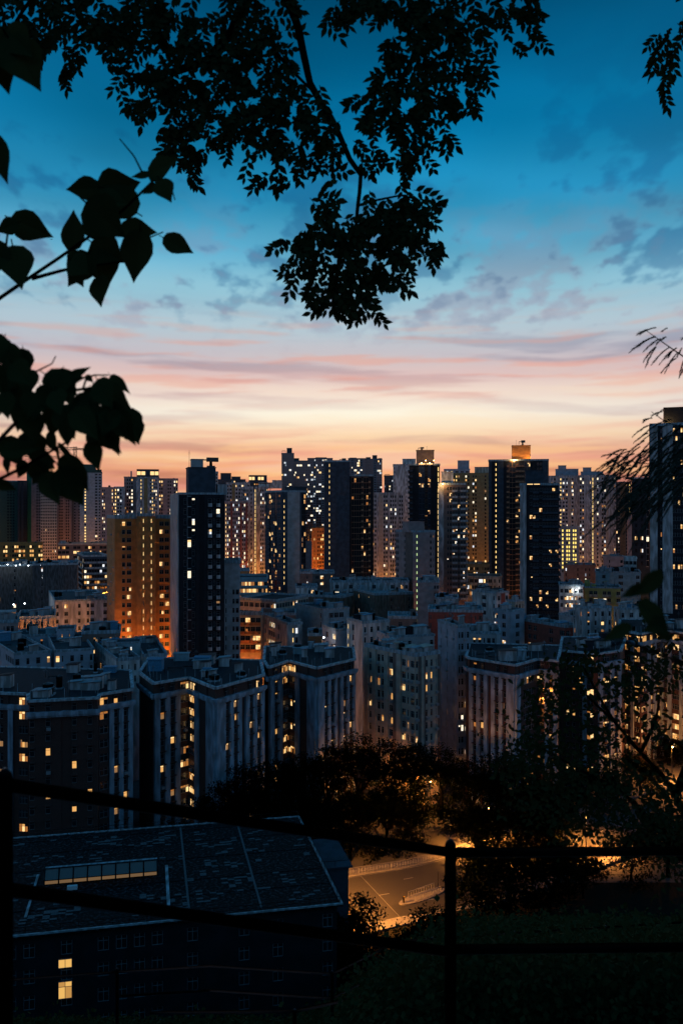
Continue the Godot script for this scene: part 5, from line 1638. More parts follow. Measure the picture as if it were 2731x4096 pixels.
	building({"n": "apartment_tower", "l": "black tower in front with full-height pale grey fin and rows of balconies", "c": "building", "at": Vector3(78.38, 0, -385), "p": [0, 0, 16.46, 0, 16.46, -22, 0, -22], "h": 81.66, "yaw": -0.2, "low": 17, "items": [["upper_floor", 6.2, -11, 7.7, 7.7, 6.82, "slate"], ["litband", 5.82, -2.2, 5.88, 5.88, 0.88, "slate"]], "w": "dark", "a": "lightgrey", "t": "slate", "e": {0: "cc.WbbWbbbbb", 1: "bbb"}, "f": 3, "lit": 0.09, "pal": "warm", "g": "tall towers in the middle distance", "cell": 4})
	building({"n": "apartment_tower", "l": "pinkish tower with banded round shaft and green lit stair column", "c": "building", "at": Vector3(34.14, 0, -420), "p": [0, 0, 11.69, 0, 11.69, -20.08, 0, -20.08], "h": 60.16, "yaw": 0.35, "low": 14, "w": "pinkish", "t": "beige", "a": "brown", "e": {0: ".zpp..wn", 3: "W.wcc"}, "f": 2.9, "lit": 0.1, "items": [["upper_shaft", 3, -6, 8, 8, 5, "pinkish"]], "g": "tall towers in the middle distance", "cell": 4})
	building({"n": "apartment_tower", "l": "tall pale slab at the right edge behind plumes, dark roof block above", "c": "building", "at": Vector3(116.21, 0, -330), "p": [0, 0, 16.8, 0, 16.8, -20, 0, -20], "h": 102.34, "yaw": -0.33, "low": 32, "items": [["plant_room", 11, -9, 12, 12, 7, "dark"]], "w": "dark", "t": "lightgrey", "a": "lightgrey", "e": {0: "cccdwccccWWWWWWWWWW", 3: ".."}, "f": 3, "lit": 0.1, "pal": "warm", "g": "tall towers in the middle distance", "cell": 4})
	building({"n": "apartment_tower", "l": "ochre tower with windowed central shaft, lit by street lamps", "c": "building", "at": Vector3(-77.44, 0, -300), "p": [0, 0, 20.25, 0, 20.25, -37.65, 0, -37.65], "h": 67.69, "yaw": 0.33, "low": 13, "w": "ochre", "t": "ochredark", "a": "ochredark", "e": {0: ".wW.....WWw", 3: "ww"}, "f": 2.8, "lit": 0.26, "pal": "warm", "ac": 0.15, "par": 1.2, "clut": 3, "g": "tall towers in the middle distance", "cell": 4})
	building({"n": "stair_shaft", "l": "ochre stair shaft with two columns of small lit windows", "c": "building", "at": Vector3(-69.37, 0, -297), "p": [0, 0, 6.14, 0, 6.14, -6, 0, -6], "h": 68.81, "yaw": 0.2, "low": 13, "items": [], "w": "ochre", "t": "beige", "e": {0: "..s..s."}, "f": 2.8, "lit": 1, "pal": "stair", "over": 0.4, "par": 1, "g": "tall towers in the middle distance", "cell": 4})
	building({"n": "apartment_tower", "l": "black glass tower with long pale flank wall and white balconies", "c": "building", "at": Vector3(-48.62, 0, -262), "p": [0, 0, 13.54, 0, 13.54, -33.86, 0, -33.86], "h": 75.24, "yaw": 0.26, "low": 23, "w": "dark", "t": "lightgrey", "a": "lightgrey", "e": {0: ".vgvpd.BnBp", 3: "cccc"}, "f": 3.1, "lit": 0.13, "pal": "mix", "items": [["upper_floor", 7.2, -7, 8.2, 9, 8.2, "slate"], ["gondola", 10.2, -6, 4.8, 4, 3.6, "dark", 8.2], ["plant_room", 6, -7, 3.4, 5, 2.6, "grey", 8.2], ["mast", 3.6, -6, 1, 1, 3.5, "metal", 8.2], ["plant_room", 13.4, -5, 3, 4, 3, "lightgrey"]], "par": 0.6, "g": "tall towers in the middle distance", "cell": 4})
	building({"n": "apartment_block", "l": "slim grey tenement tower with cornice hugging the black glass tower", "c": "building", "at": Vector3(-36.81, 0, -275), "p": [0, 0, 4.68, 0, 4.68, -14, 0, -14], "h": 54.13, "yaw": 0.11, "low": 20, "items": [], "w": "grey", "t": "lightgrey", "e": {0: "n.wW", 1: "ww"}, "f": 2.9, "lit": 0.04, "top": 8, "over": 0.5, "g": "low blocks of the old district", "cell": 2.9})
	building({"n": "low_block", "l": "long low block with amber lit eaves at the far left", "c": "building", "at": Vector3(-257.01, 0, -640), "p": [0, 0, 36.69, 0, 36.69, -20, 0, -20], "h": 46.23, "yaw": 0.32, "low": 33, "items": [], "w": "ochre", "e": {0: "WW.W.WWW.W.W"}, "lit": 0.5, "pal": "warm", "f": 3.2, "clut": 4, "far": true, "g": "low blocks of the old district", "cell": 2.9})
	building({"n": "low_block", "l": "low block with amber roof line left of the banded slab", "c": "building", "at": Vector3(-194.14, 0, -600), "p": [0, 0, 32.29, 0, 32.29, -25, 0, -25], "h": 47.37, "yaw": 0.26, "low": 29, "items": [], "w": "brown", "t": "beige", "e": {0: "WWW.WW.WWW.WW"}, "lit": 0.35, "pal": "warm", "f": 3.2, "clut": 5, "far": true, "g": "low blocks of the old district", "cell": 2.9})
	building({"n": "apartment_block", "l": "banded slab block with pale balcony lines and scattered cool lights", "c": "building", "at": Vector3(-135.17, 0, -460), "p": [0, 0, 11.9, 0, 11.9, -40.35, 0, -40.35], "h": 46.34, "yaw": 0.38, "low": 21, "w": "slate", "t": "lightgrey", "e": {0: "bbbbbbbbb", 3: "bb"}, "f": 2.9, "lit": 0.26, "pal": "mix", "far": true, "clut": 3, "g": "low blocks of the old district", "cell": 2.9})
	building({"n": "low_block", "l": "building wrapped in dark grey scaffold net with white lamps on top", "c": "building", "at": Vector3(-175.13, 0, -430), "p": [0, 0, 22.25, 0, 22.25, -25, 0, -25], "h": 42.97, "yaw": 0.33, "low": 19, "items": [], "w": "netgrey", "e": {0: "...w...w...."}, "f": 3.5, "lit": 0.3, "roof": "roofdark", "clut": 6, "g": "low blocks of the old district", "cell": 2.9})
	building({"n": "low_block", "l": "second net-wrapped building with ribbed dark sheeting, right part", "c": "building", "at": Vector3(-148.02, 0, -420), "p": [0, 0, 20.68, 0, 20.68, -25, 0, -25], "h": 44.32, "yaw": 0.28, "low": 17, "items": [], "w": "netgrey", "t": "netgrey", "e": {0: "p..w.p...p..p...p"}, "f": 3.5, "lit": 0.22, "roof": "roofdark", "clut": 7, "g": "low blocks of the old district", "cell": 2.9})
	building({"n": "apartment_block", "l": "white walk-up block with dark window bays beside the ochre tower", "c": "building", "at": Vector3(-109.45, 0, -335), "p": [0, 0, 19.34, 0, 19.34, -44.34, 0, -44.34], "h": 35.54, "yaw": 0.37, "low": 23, "w": "white", "e": {0: "w.Wd.w.wWd.W", 3: "w"}, "f": 2.9, "lit": 0.08, "clut": 8, "par": 0.7, "g": "low blocks of the old district", "cell": 2.9})
	building({"n": "low_block", "l": "beige institutional block with tall framed window bays at far left", "c": "building", "at": Vector3(-105.33, 0, -285), "p": [0, 0, 11.45, 0, 11.45, -20, 0, -20], "h": 34.99, "yaw": 0.3, "low": 26, "items": [], "w": "beige", "t": "beige", "e": {0: ".pWpWpWpWpnpn"}, "f": 3, "lit": 0.22, "pal": "mix", "clut": 4, "roof": "roofdark", "g": "low blocks of the old district", "cell": 2.9})
	building({"n": "low_block", "l": "pinkish low block with a rooftop house at the left frame edge", "c": "building", "at": Vector3(-110.43, 0, -275), "p": [0, 0, 8.48, 0, 8.48, -20, 0, -20], "h": 34.88, "yaw": 0.33, "low": 25, "items": [["roof_house", 4.06, -10, 6.64, 6.64, 2.59, "grey"]], "w": "pinkish", "e": {0: ".W.nWW."}, "f": 3, "lit": 0.2, "clut": 3, "g": "low blocks of the old district", "cell": 2.9})
	building({"n": "low_block", "l": "teal-lit low house with a row of small yellow windows", "c": "building", "at": Vector3(-96.98, 0, -262), "p": [0, 0, 11.75, 0, 11.75, -14, 0, -14], "h": 32.57, "yaw": 0.3, "low": 26, "items": [], "w": "bluegrey", "e": {0: ".w..w.w..w."}, "f": 2.9, "lit": 0.6, "pal": "warm", "clut": 3, "par": 0.6, "g": "low blocks of the old district", "cell": 2.9})
	building({"n": "low_block", "l": "blue-grey stair house with one bright square window", "c": "building", "at": Vector3(-83.85, 0, -258), "p": [0, 0, 5.08, 0, 5.08, -10, 0, -10], "h": 34.91, "yaw": 0.27, "low": 28, "items": [], "w": "bluegrey", "e": {0: ".n.n."}, "f": 3, "lit": 0.6, "pal": "warm", "par": 0.5, "g": "low blocks of the old district", "cell": 2.9})
	building({"n": "low_block", "l": "brownish house with a lit window pair below the ochre tower", "c": "building", "at": Vector3(-75.44, 0, -255), "p": [0, 0, 10.59, 0, 10.59, -14, 0, -14], "h": 34.3, "yaw": 0.24, "low": 27, "items": [], "w": "brown", "t": "grey", "e": {0: "d.Ww.W."}, "f": 3, "lit": 0.35, "pal": "warm", "clut": 5, "g": "low blocks of the old district", "cell": 2.9})
	building({"n": "apartment_block", "l": "grey walk-up with projecting bays and a yellow lit window, left front", "c": "building", "at": Vector3(-86.54, 0, -232), "p": [0, 0, 9.39, 0, 9.39, -43.11, 0, -43.11], "h": 31.95, "yaw": 0.56, "low": 21, "w": "bluegrey", "t": "lightgrey", "e": {0: "W.w.W.w", 3: "wW.W"}, "f": 3, "lit": 0.3, "pal": "warm", "ac": 0.2, "clut": 6, "par": 0.7, "g": "low blocks of the old district", "cell": 2.9})
	building({"n": "apartment_block", "l": "grey walk-up with flat bays second from the left front", "c": "building", "at": Vector3(-77.1, 0, -236), "p": [0, 0, 9.99, 0, 9.99, -34.14, 0, -34.14], "h": 32.11, "yaw": 0.38, "low": 22, "w": "bluegrey", "t": "grey", "e": {0: "Wn.W.w.w", 3: "n"}, "f": 3, "lit": 0.28, "pal": "warm", "ac": 0.2, "clut": 5, "par": 0.7, "g": "low blocks of the old district", "cell": 2.9})
	building({"n": "apartment_block", "l": "white stained walk-up with cluttered roof terraces in front of the ochre tower", "c": "building", "at": Vector3(-57.82, 0, -226), "p": [0, 0, 5.79, 0, 5.79, -40.08, 0, -40.08], "h": 31.45, "yaw": 0.44, "low": 23, "w": "white", "t": "white", "e": {0: ".w.n.w.", 3: "n.W.n"}, "f": 3, "lit": 0.12, "ac": 0.45, "clut": 9, "par": 0.8, "g": "low blocks of the old district", "cell": 2.9})
	building({"n": "apartment_block", "l": "narrow white walk-up behind the stained one, below the black tower", "c": "building", "at": Vector3(-54.21, 0, -240), "p": [0, 0, 6.29, 0, 6.29, -35.92, 0, -35.92], "h": 30.23, "yaw": 0.3, "low": 22, "w": "white", "t": "white", "e": {0: "w.W.n", 3: "w"}, "f": 3, "lit": 0.25, "ac": 0.4, "clut": 6, "par": 0.8, "g": "low blocks of the old district", "cell": 2.9})
	building({"n": "roof_house", "l": "pale teal rooftop house standing over the white walk-ups", "c": "building", "at": Vector3(-63.36, 0, -246), "p": [0, 0, 6.71, 0, 6.71, -8, 0, -8], "h": 32.96, "yaw": 0.21, "low": 26, "items": [], "w": "teal", "e": {0: "..n."}, "f": 3, "lit": 0.4, "par": 0.4, "g": "low blocks of the old district", "cell": 2.9})
	building({"n": "car_park", "l": "teal car park with glowing amber decks right of the slim tenement", "c": "building", "at": Vector3(-51.05, 0, -430), "p": [0, 0, 14.69, 0, 14.69, -25, 0, -25], "h": 36.83, "yaw": 0.09, "low": 23, "items": [], "w": "teal", "e": {0: "BBBB"}, "f": 3.4, "lit": 0.75, "pal": "warm", "far": true, "g": "low blocks of the old district", "cell": 2.9})
	building({"n": "low_block", "l": "bright orange painted hut wall beside the car park", "c": "building", "at": Vector3(-57.41, 0, -470), "p": [0, 0, 8.01, 0, 8.01, -12, 0, -12], "h": 38.17, "yaw": 0.1, "low": 31, "items": [], "w": "orangeband", "e": {0: ".."}, "lit": 0, "g": "low blocks of the old district", "cell": 2.9})
	building({"n": "low_block", "l": "long dark-roofed school block with peach parapet across the middle", "c": "building", "at": Vector3(-25.68, 0, -345), "p": [0, 0, 23.49, 0, 23.49, -18.31, 0, -18.31], "h": 34.81, "yaw": 1.05, "low": 27, "w": "beige", "t": "peach", "e": {0: "WWWWWW", 3: "WWWWWWW"}, "f": 3.2, "lit": 0.14, "roof": "roofdark", "over": 0.5, "g": "low blocks of the old district", "cell": 2.9})
	building({"n": "low_block", "l": "peach and orange striped school wing glowing in street light", "c": "building", "at": Vector3(-28.75, 0, -312), "p": [0, 0, 2.78, 0, 2.78, -12.9, 0, -12.9], "h": 33.45, "yaw": 1.5, "low": 19, "w": "peach", "t": "orangeband", "a": "orangeband", "e": {3: "BBBBBBB", 0: "."}, "f": 3.2, "lit": 0.25, "pal": "warm", "roof": "roofdark", "over": 0.5, "par": 1.2, "g": "low blocks of the old district", "cell": 2.9})
	building({"n": "apartment_block", "l": "pale house with three round-looking lit windows in its rounded corner", "c": "building", "at": Vector3(-17.73, 0, -288), "p": [0, 0, 4.97, 0, 4.97, -25.82, 0, -25.82], "h": 32.81, "yaw": 0.38, "low": 21, "w": "lightgrey", "t": "lightgrey", "e": {0: ".sv.", 3: "wWww."}, "f": 3.1, "lit": 0.5, "pal": "mix", "clut": 4, "par": 0.8, "g": "low blocks of the old district", "cell": 2.9})
	building({"n": "low_block", "l": "brown flat-roofed house with pipes above the round-windowed house", "c": "building", "at": Vector3(-29.76, 0, -325), "p": [0, 0, 12.7, 0, 12.7, -14, 0, -14], "h": 31.56, "yaw": 0.06, "low": 26, "items": [], "w": "brown", "e": {0: "..n..w"}, "lit": 0.3, "clut": 5, "g": "low blocks of the old district", "cell": 2.9})
	building({"n": "low_block", "l": "large plain teal box building in the centre of the old blocks", "c": "building", "at": Vector3(-6.83, 0, -325), "p": [0, 0, 11.1, 0, 11.1, -22.9, 0, -22.9], "h": 33.41, "yaw": 0.52, "low": 24, "w": "teal", "t": "teal", "e": {0: ".WWW.", 3: ".......n"}, "f": 3.4, "lit": 0.06, "clut": 4, "par": 0.7, "g": "low blocks of the old district", "cell": 2.9})
	building({"n": "low_block", "l": "block wrapped in brown ribbed scaffold net, left of two", "c": "building", "at": Vector3(0.71, 0, -385), "p": [0, 0, 13.35, 0, 13.35, -17.1, 0, -17.1], "h": 32.16, "yaw": 1.22, "low": 21, "w": "netbrown", "e": {0: "p.p.p", 3: "p.p.p.p.p.p"}, "f": 3.3, "lit": 0.12, "clut": 8, "roof": "roofpale", "g": "low blocks of the old district", "cell": 2.9})
	building({"n": "low_block", "l": "block wrapped in brown ribbed scaffold net, right of two", "c": "building", "at": Vector3(14.6, 0, -380), "p": [0, 0, 18.1, 0, 18.1, -40.43, 0, -40.43], "h": 33.74, "yaw": 0.35, "low": 21, "w": "netbrown", "t": "grey", "e": {0: "p.p.pwp.p.pwp", 3: ".ww.n"}, "f": 3.3, "lit": 0.25, "clut": 9, "roof": "roofpale", "g": "low blocks of the old district", "cell": 2.9})
	building({"n": "low_block", "l": "long white and grey roofed market hall with one orange lit shed", "c": "building", "at": Vector3(-5.26, 0, -405), "p": [0, 0, 36.27, 0, 36.27, -20, 0, -20], "h": 37.37, "yaw": -0.03, "low": 28, "items": [], "w": "lightgrey", "e": {0: ".W..W....W...W.ww"}, "f": 3.2, "lit": 0.3, "clut": 9, "g": "low blocks of the old district", "cell": 2.9})
	building({"n": "low_block", "l": "purple-grey box with paired small lit windows under the dark towers", "c": "building", "at": Vector3(-20.81, 0, -440), "p": [0, 0, 17.1, 0, 17.1, -18, 0, -18], "h": 38.95, "yaw": 0.03, "low": 32, "items": [], "w": "brown", "e": {0: ".n.ww.n"}, "f": 3, "lit": 0.55, "pal": "mix", "clut": 3, "g": "low blocks of the old district", "cell": 2.9})
	building({"n": "low_block", "l": "small white gabled block left of the scaffold nets", "c": "building", "at": Vector3(-20.97, 0, -400), "p": [0, 0, 9.83, 0, 9.83, -14, 0, -14], "h": 35.26, "yaw": 0.04, "low": 28, "items": [], "w": "white", "e": {0: ".n..wWw"}, "f": 3, "lit": 0.3, "clut": 2, "g": "low blocks of the old district", "cell": 2.9})
	building({"n": "apartment_block", "l": "grey stepped house with balcony niche left of the pale stair tower", "c": "building", "at": Vector3(-1.57, 0, -268), "p": [0, 0, 7.35, 0, 7.35, -10.88, 0, -10.88], "h": 33.48, "yaw": 0.42, "low": 20, "w": "bluegrey", "t": "bluegrey", "e": {0: ".....", 3: ".w.W"}, "f": 3, "lit": 0.2, "clut": 6, "par": 0.8, "g": "low blocks of the old district", "cell": 2.9})
	building({"n": "low_block", "l": "low ochre shed house with one blue-white lamp on its roof", "c": "building", "at": Vector3(-10.76, 0, -282), "p": [0, 0, 5.48, 0, 5.48, -12, 0, -12], "h": 29.96, "yaw": 0.03, "low": 24, "items": [], "w": "ochredark", "e": {0: ".n.w"}, "lit": 0.2, "clut": 3, "g": "low blocks of the old district", "cell": 2.9})
	building({"n": "apartment_block", "l": "tall cream stair tower block with one lit window column down its edge", "c": "building", "at": Vector3(6.38, 0, -258), "p": [0, 0, 8.76, 0, 8.76, -10.62, 0, -10.62], "h": 37.05, "yaw": 0.45, "low": 1, "w": "white", "t": "white", "e": {0: "w.W.Wd.w", 3: "sw."}, "f": 3, "lit": 0.1, "pal": "mix", "ac": 0.2, "clut": 6, "par": 0.8, "g": "low blocks of the old district", "cell": 2.9})
	building({"n": "low_block", "l": "brown brick house with framed corner windows behind the cream stair block", "c": "building", "at": Vector3(15.99, 0, -300), "p": [0, 0, 9.91, 0, 9.91, -14, 0, -14], "h": 33.4, "yaw": -0.06, "low": 25, "items": [], "w": "brown", "t": "brown", "e": {0: "..W..W"}, "lit": 0.15, "clut": 3, "roof": "roofpale", "g": "low blocks of the old district", "cell": 2.9})
	building({"n": "apartment_block", "l": "grey flat-roofed house with blue sheet roofs behind the old tenement", "c": "building", "at": Vector3(13.11, 0, -236), "p": [0, 0, 12.85, 0, 12.85, -10.08, 0, -10.08], "h": 36.02, "yaw": 0.31, "low": 29, "w": "grey", "t": "grey", "e": {0: "w..w...w", 3: "w.W"}, "f": 3, "lit": 0.15, "clut": 10, "par": 0.6, "g": "low blocks of the old district", "cell": 2.9})
	building({"n": "apartment_block", "l": "large old tenement with brown bays, air conditioners and laundry frames", "c": "building", "at": Vector3(17.33, 0, -206), "p": [0, 0, 7.68, 0, 7.68, -19.1, 0, -19.1], "h": 35.86, "yaw": 0.63, "low": 8, "w": "beige", "t": "grey", "a": "brown", "e": {0: "WcpcW.W.nc", 3: "pWpvwpWcpWnW"}, "f": 2.95, "lit": 0.16, "pal": "warm", "ac": 0.45, "clut": 12, "par": 0.9, "g": "low blocks of the old district", "cell": 2.9})
	building({"n": "apartment_block", "l": "blue-grey tower block with round-edged fins right of the old tenement", "c": "building", "at": Vector3(29.46, 0, -222), "p": [0, 0, 3.15, 0, 3.15, -11.95, 0, -11.95], "h": 40.57, "yaw": 0.31, "low": 8, "w": "bluegrey", "t": "bluegrey", "e": {0: "wWnW", 3: ".n..n..n."}, "f": 2.95, "lit": 0.12, "ac": 0.2, "clut": 6, "par": 0.8, "g": "low blocks of the old district", "cell": 2.9})
	building({"n": "apartment_block", "l": "grey tower block with lit kitchens filling behind the blue-grey fins", "c": "building", "at": Vector3(32.19, 0, -240), "p": [0, 0, 11.14, 0, 11.14, -16, 0, -16], "h": 36.61, "yaw": -0.14, "low": 22, "items": [], "w": "grey", "t": "grey", "e": {0: ".w.WwnWw."}, "f": 2.95, "lit": 0.2, "pal": "warm", "ac": 0.2, "clut": 7, "par": 0.8, "g": "low blocks of the old district", "cell": 2.9})
	building({"n": "apartment_block", "l": "plain pinkish wall block with corner balconies by the banded shaft", "c": "building", "at": Vector3(32.36, 0, -372), "p": [0, 0, 8.98, 0, 8.98, -16, 0, -16], "h": 40.03, "yaw": -0.09, "low": 22, "items": [["plant_room", 4.75, -6.4, 5.28, 5.28, 2.34, "bluegrey"]], "w": "pinkish", "t": "pinkish", "e": {0: "......bb"}, "f": 3, "lit": 0.12, "clut": 3, "g": "low blocks of the old district", "cell": 2.9})
	building({"n": "low_block", "l": "dark red house with pale roof edge in front of the pinkish wall block", "c": "building", "at": Vector3(30.69, 0, -310), "p": [0, 0, 19.08, 0, 19.08, -16, 0, -16], "h": 34.57, "yaw": -0.12, "low": 26, "items": [], "w": "redtrim", "t": "roofpale", "e": {0: "n..n..w..nw"}, "lit": 0.14, "clut": 8, "roof": "roofpale", "g": "low blocks of the old district", "cell": 2.9})
	building({"n": "low_block", "l": "cream office block with lit ribbon windows below the brown tower", "c": "building", "at": Vector3(63.32, 0, -450), "p": [0, 0, 18.6, 0, 18.6, -20, 0, -20], "h": 36.57, "yaw": -0.14, "low": 26, "items": [], "w": "cream", "t": "cream", "e": {0: "WWWWWWnn"}, "f": 3.2, "lit": 0.35, "pal": "mix", "far": true, "par": 0.6, "g": "low blocks of the old district", "cell": 2.9})
	building({"n": "low_block", "l": "low green-grey roofed block above the cream office", "c": "building", "at": Vector3(71.98, 0, -520), "p": [0, 0, 15.54, 0, 15.54, -18, 0, -18], "h": 38.21, "yaw": -0.14, "low": 30, "items": [], "w": "olive", "e": {0: ".WW.W"}, "lit": 0.2, "clut": 4, "far": true, "g": "low blocks of the old district", "cell": 2.9})
	building({"n": "apartment_block", "l": "white stepped houses with dark window openings left of the black tower", "c": "building", "at": Vector3(60.18, 0, -340), "p": [0, 0, 7.09, 0, 7.09, -12.45, 0, -12.45], "h": 38.23, "yaw": 0.7, "low": 28, "w": "white", "t": "white", "e": {0: "wcw", 3: "..W.n"}, "a": "redtrim", "f": 3, "lit": 0.08, "clut": 5, "par": 0.7, "g": "low blocks of the old district", "cell": 2.9})
	building({"n": "low_block", "l": "pale flat wall house with a dark slatted side left of the stepped houses", "c": "building", "at": Vector3(35.5, 0, -330), "p": [0, 0, 8.41, 0, 8.41, -14, 0, -14], "h": 37.28, "yaw": -0.11, "low": 31, "items": [], "w": "lightgrey", "e": {0: "......"}, "lit": 0.1, "clut": 4, "par": 0.6, "g": "low blocks of the old district", "cell": 2.9})
	building({"n": "apartment_block", "l": "cream corner house with lit upper windows beside the grey fin", "c": "building", "at": Vector3(64.5, 0, -326), "p": [0, 0, 5.3, 0, 5.3, -3.55, 0, -3.55], "h": 36.47, "yaw": 0.7, "low": 26, "w": "cream", "t": "cream", "e": {0: "wwn", 3: ".w."}, "lit": 0.4, "f": 3, "clut": 2, "par": 0.6, "g": "low blocks of the old district", "cell": 2.9})
	building({"n": "apartment_block", "l": "blue-grey boxy house with dark niches below the grey fin", "c": "building", "at": Vector3(57.81, 0, -300), "p": [0, 0, 7.01, 0, 7.01, -7.4, 0, -7.4], "h": 35.71, "yaw": 0.66, "low": 24, "w": "bluegrey", "t": "bluegrey", "e": {0: ".W.", 3: "W.W."}, "lit": 0.2, "f": 3, "clut": 5, "par": 0.7, "g": "low blocks of the old district", "cell": 2.9})
	building({"n": "low_block", "l": "red and white banded low building with terrace roofs", "c": "building", "at": Vector3(73.6, 0, -288), "p": [0, 0, 6.76, 0, 6.76, -29.71, 0, -29.71], "h": 31.82, "yaw": 0.49, "low": 23, "w": "redtrim", "t": "roofpale", "e": {0: "W.W.", 3: ".W..ww..w.W"}, "f": 3, "lit": 0.14, "clut": 8, "roof": "roofpale", "par": 0.9, "g": "low blocks of the old district", "cell": 2.9})
	building({"n": "apartment_block", "l": "grey block with a column of white-lit stair landings", "c": "building", "at": Vector3(80.56, 0, -305), "p": [0, 0, 3.82, 0, 3.82, -8.79, 0, -8.79], "h": 33.23, "yaw": 0.31, "low": 13, "w": "grey", "t": "grey", "e": {0: "Ww", 3: "...."}, "f": 2.9, "lit": 0.75, "pal": "cool", "clut": 4, "par": 0.7, "g": "low blocks of the old district", "cell": 2.9})
	building({"n": "apartment_block", "l": "pale tower block with amber windows in the right district", "c": "building", "at": Vector3(77.71, 0, -282), "p": [0, 0, 10.07, 0, 10.07, -6.14, 0, -6.14], "h": 38.82, "yaw": 0.24, "low": 16, "w": "lightgrey", "t": "lightgrey", "e": {0: ".w.w.W.w", 3: "n.n"}, "f": 2.9, "lit": 0.32, "pal": "warm", "ac": 0.2, "clut": 6, "par": 0.7, "g": "low blocks of the old district", "cell": 2.9})
	building({"n": "apartment_block", "l": "yellow-green walled block with pale balcony fronts", "c": "building", "at": Vector3(102.49, 0, -370), "p": [0, 0, 14.62, 0, 14.62, -16, 0, -16], "h": 37.86, "yaw": -0.26, "low": 29, "items": [], "w": "yellowwall", "t": "cream", "e": {0: ".bb.bb.b"}, "f": 3, "lit": 0.2, "clut": 4, "par": 0.7, "g": "low blocks of the old district", "cell": 2.9})
	building({"n": "apartment_block", "l": "small white block with lit top floor and blue-white lamp", "c": "building", "at": Vector3(90.78, 0, -365), "p": [0, 0, 9.46, 0, 9.46, -16, 0, -16], "h": 39.03, "yaw": -0.23, "low": 30, "items": [], "w": "white", "t": "beige", "e": {0: "wWWwW"}, "f": 3, "lit": 0.5, "pal": "mix", "clut": 5, "par": 0.8, "g": "low blocks of the old district", "cell": 2.9})
	building({"n": "low_block", "l": "dark flat block with small white-lit windows under the yellow grid", "c": "building", "at": Vector3(127.07, 0, -500), "p": [0, 0, 17.17, 0, 17.17, -18, 0, -18], "h": 39, "yaw": -0.24, "low": 27, "items": [], "w": "brown", "e": {0: "n..n.nn."}, "lit": 0.5, "pal": "cool", "clut": 5, "far": true, "g": "low blocks of the old district", "cell": 2.9})
	building({"n": "low_block", "l": "pinkish plain block beside the white banded offices on the right", "c": "building", "at": Vector3(140.53, 0, -470), "p": [0, 0, 10.23, 0, 10.23, -16, 0, -16], "h": 45.29, "yaw": -0.27, "low": 33, "items": [], "w": "pinkish", "e": {0: ".n..w"}, "lit": 0.1, "clut": 3, "far": true, "g": "low blocks of the old district", "cell": 2.9})
	building({"n": "low_block", "l": "white banded offices below the navy tower", "c": "building", "at": Vector3(153.12, 0, -480), "p": [0, 0, 8.19, 0, 8.19, -16, 0, -16], "h": 44.22, "yaw": -0.29, "low": 35, "items": [], "w": "white", "e": {0: "WWWW"}, "f": 3.4, "lit": 0.1, "far": true, "g": "low blocks of the old district", "cell": 2.9})
	building({"n": "low_block", "l": "teal flat-roofed houses stepping down on the right", "c": "building", "at": Vector3(115.94, 0, -400), "p": [0, 0, 19.5, 0, 19.5, -20, 0, -20], "h": 42.34, "yaw": -0.28, "low": 33, "items": [], "w": "teal", "t": "teal", "e": {0: ".w..W..w"}, "lit": 0.2, "clut": 8, "par": 0.6, "g": "low blocks of the old district", "cell": 2.9})
	building({"n": "apartment_block", "l": "white walk-up block behind big blurred leaves on the right", "c": "building", "at": Vector3(92.34, 0, -290), "p": [0, 0, 11.24, 0, 11.24, -3.81, 0, -3.81], "h": 37.52, "yaw": 0.24, "low": 24, "w": "white", "t": "white", "e": {0: "w.W.w.n", 3: "n"}, "f": 2.9, "lit": 0.16, "clut": 8, "ac": 0.2, "par": 0.7, "g": "low blocks of the old district", "cell": 2.9})
	brick_slab({"n": "brick_slab_block", "l": "brick slab block filling the left edge, dark stair slot in its middle", "at": Vector3(-71.68, 0, -176), "p": [0, 0, 9.39, 1.5, 11.85, 8, 24.12, 5, 23.48, 2, 28.85, -3, 23.37, -24, -11.81, -29], "h": 33.72, "e": {0: ".PXX.P.XX", 2: "w..w..ddw..w.", 4: "XXPwPwP"}, "hood": 1, "c": "building", "g": "red-brick estate slabs with pale pilasters", "w": "brick", "t": "pilaster", "roof": "roofdark", "f": 2.8, "y0": 2, "top": 0.3, "lit": 0.2, "pal": "warm", "clut": 9, "attic": 2.9})
	brick_slab({"n": "brick_slab_block", "l": "brick slab block with zigzag front and many lit kitchens in its inner corner", "at": Vector3(-45, 0, -196), "p": [0, 0, 5.65, 12, 11.89, 5.6, 19.3, 17, 27.68, 2.7, 25.28, -16, -2.25, -20], "h": 34, "e": {0: "...", 1: "PwPwPXX", 2: "XXP..PP", 3: "PPwPwPdPwPwP"}, "hood": 1, "c": "building", "g": "red-brick estate slabs with pale pilasters", "w": "brick", "t": "pilaster", "roof": "roofdark", "f": 2.8, "y0": 2, "top": 0.3, "lit": 0.3, "pal": "warm", "clut": 10, "attic": 3})
	brick_slab({"n": "brick_slab_block", "l": "brick slab block right of the zigzag one, trees at its foot", "at": Vector3(-18.63, 0, -212), "p": [0, 0, 1.78, 9, 5.88, 0, 12.94, 10, 21.71, -2, 21.58, -20, -1.67, -22], "h": 33.99, "e": {0: ".", 1: "PwPXX", 2: "XXP..PP", 3: "PPwPwPdPwPwP"}, "hood": 1, "c": "building", "g": "red-brick estate slabs with pale pilasters", "w": "brick", "t": "pilaster", "roof": "roofdark", "f": 2.8, "y0": 2, "top": 0.3, "lit": 0.24, "pal": "warm", "clut": 10, "attic": 3})
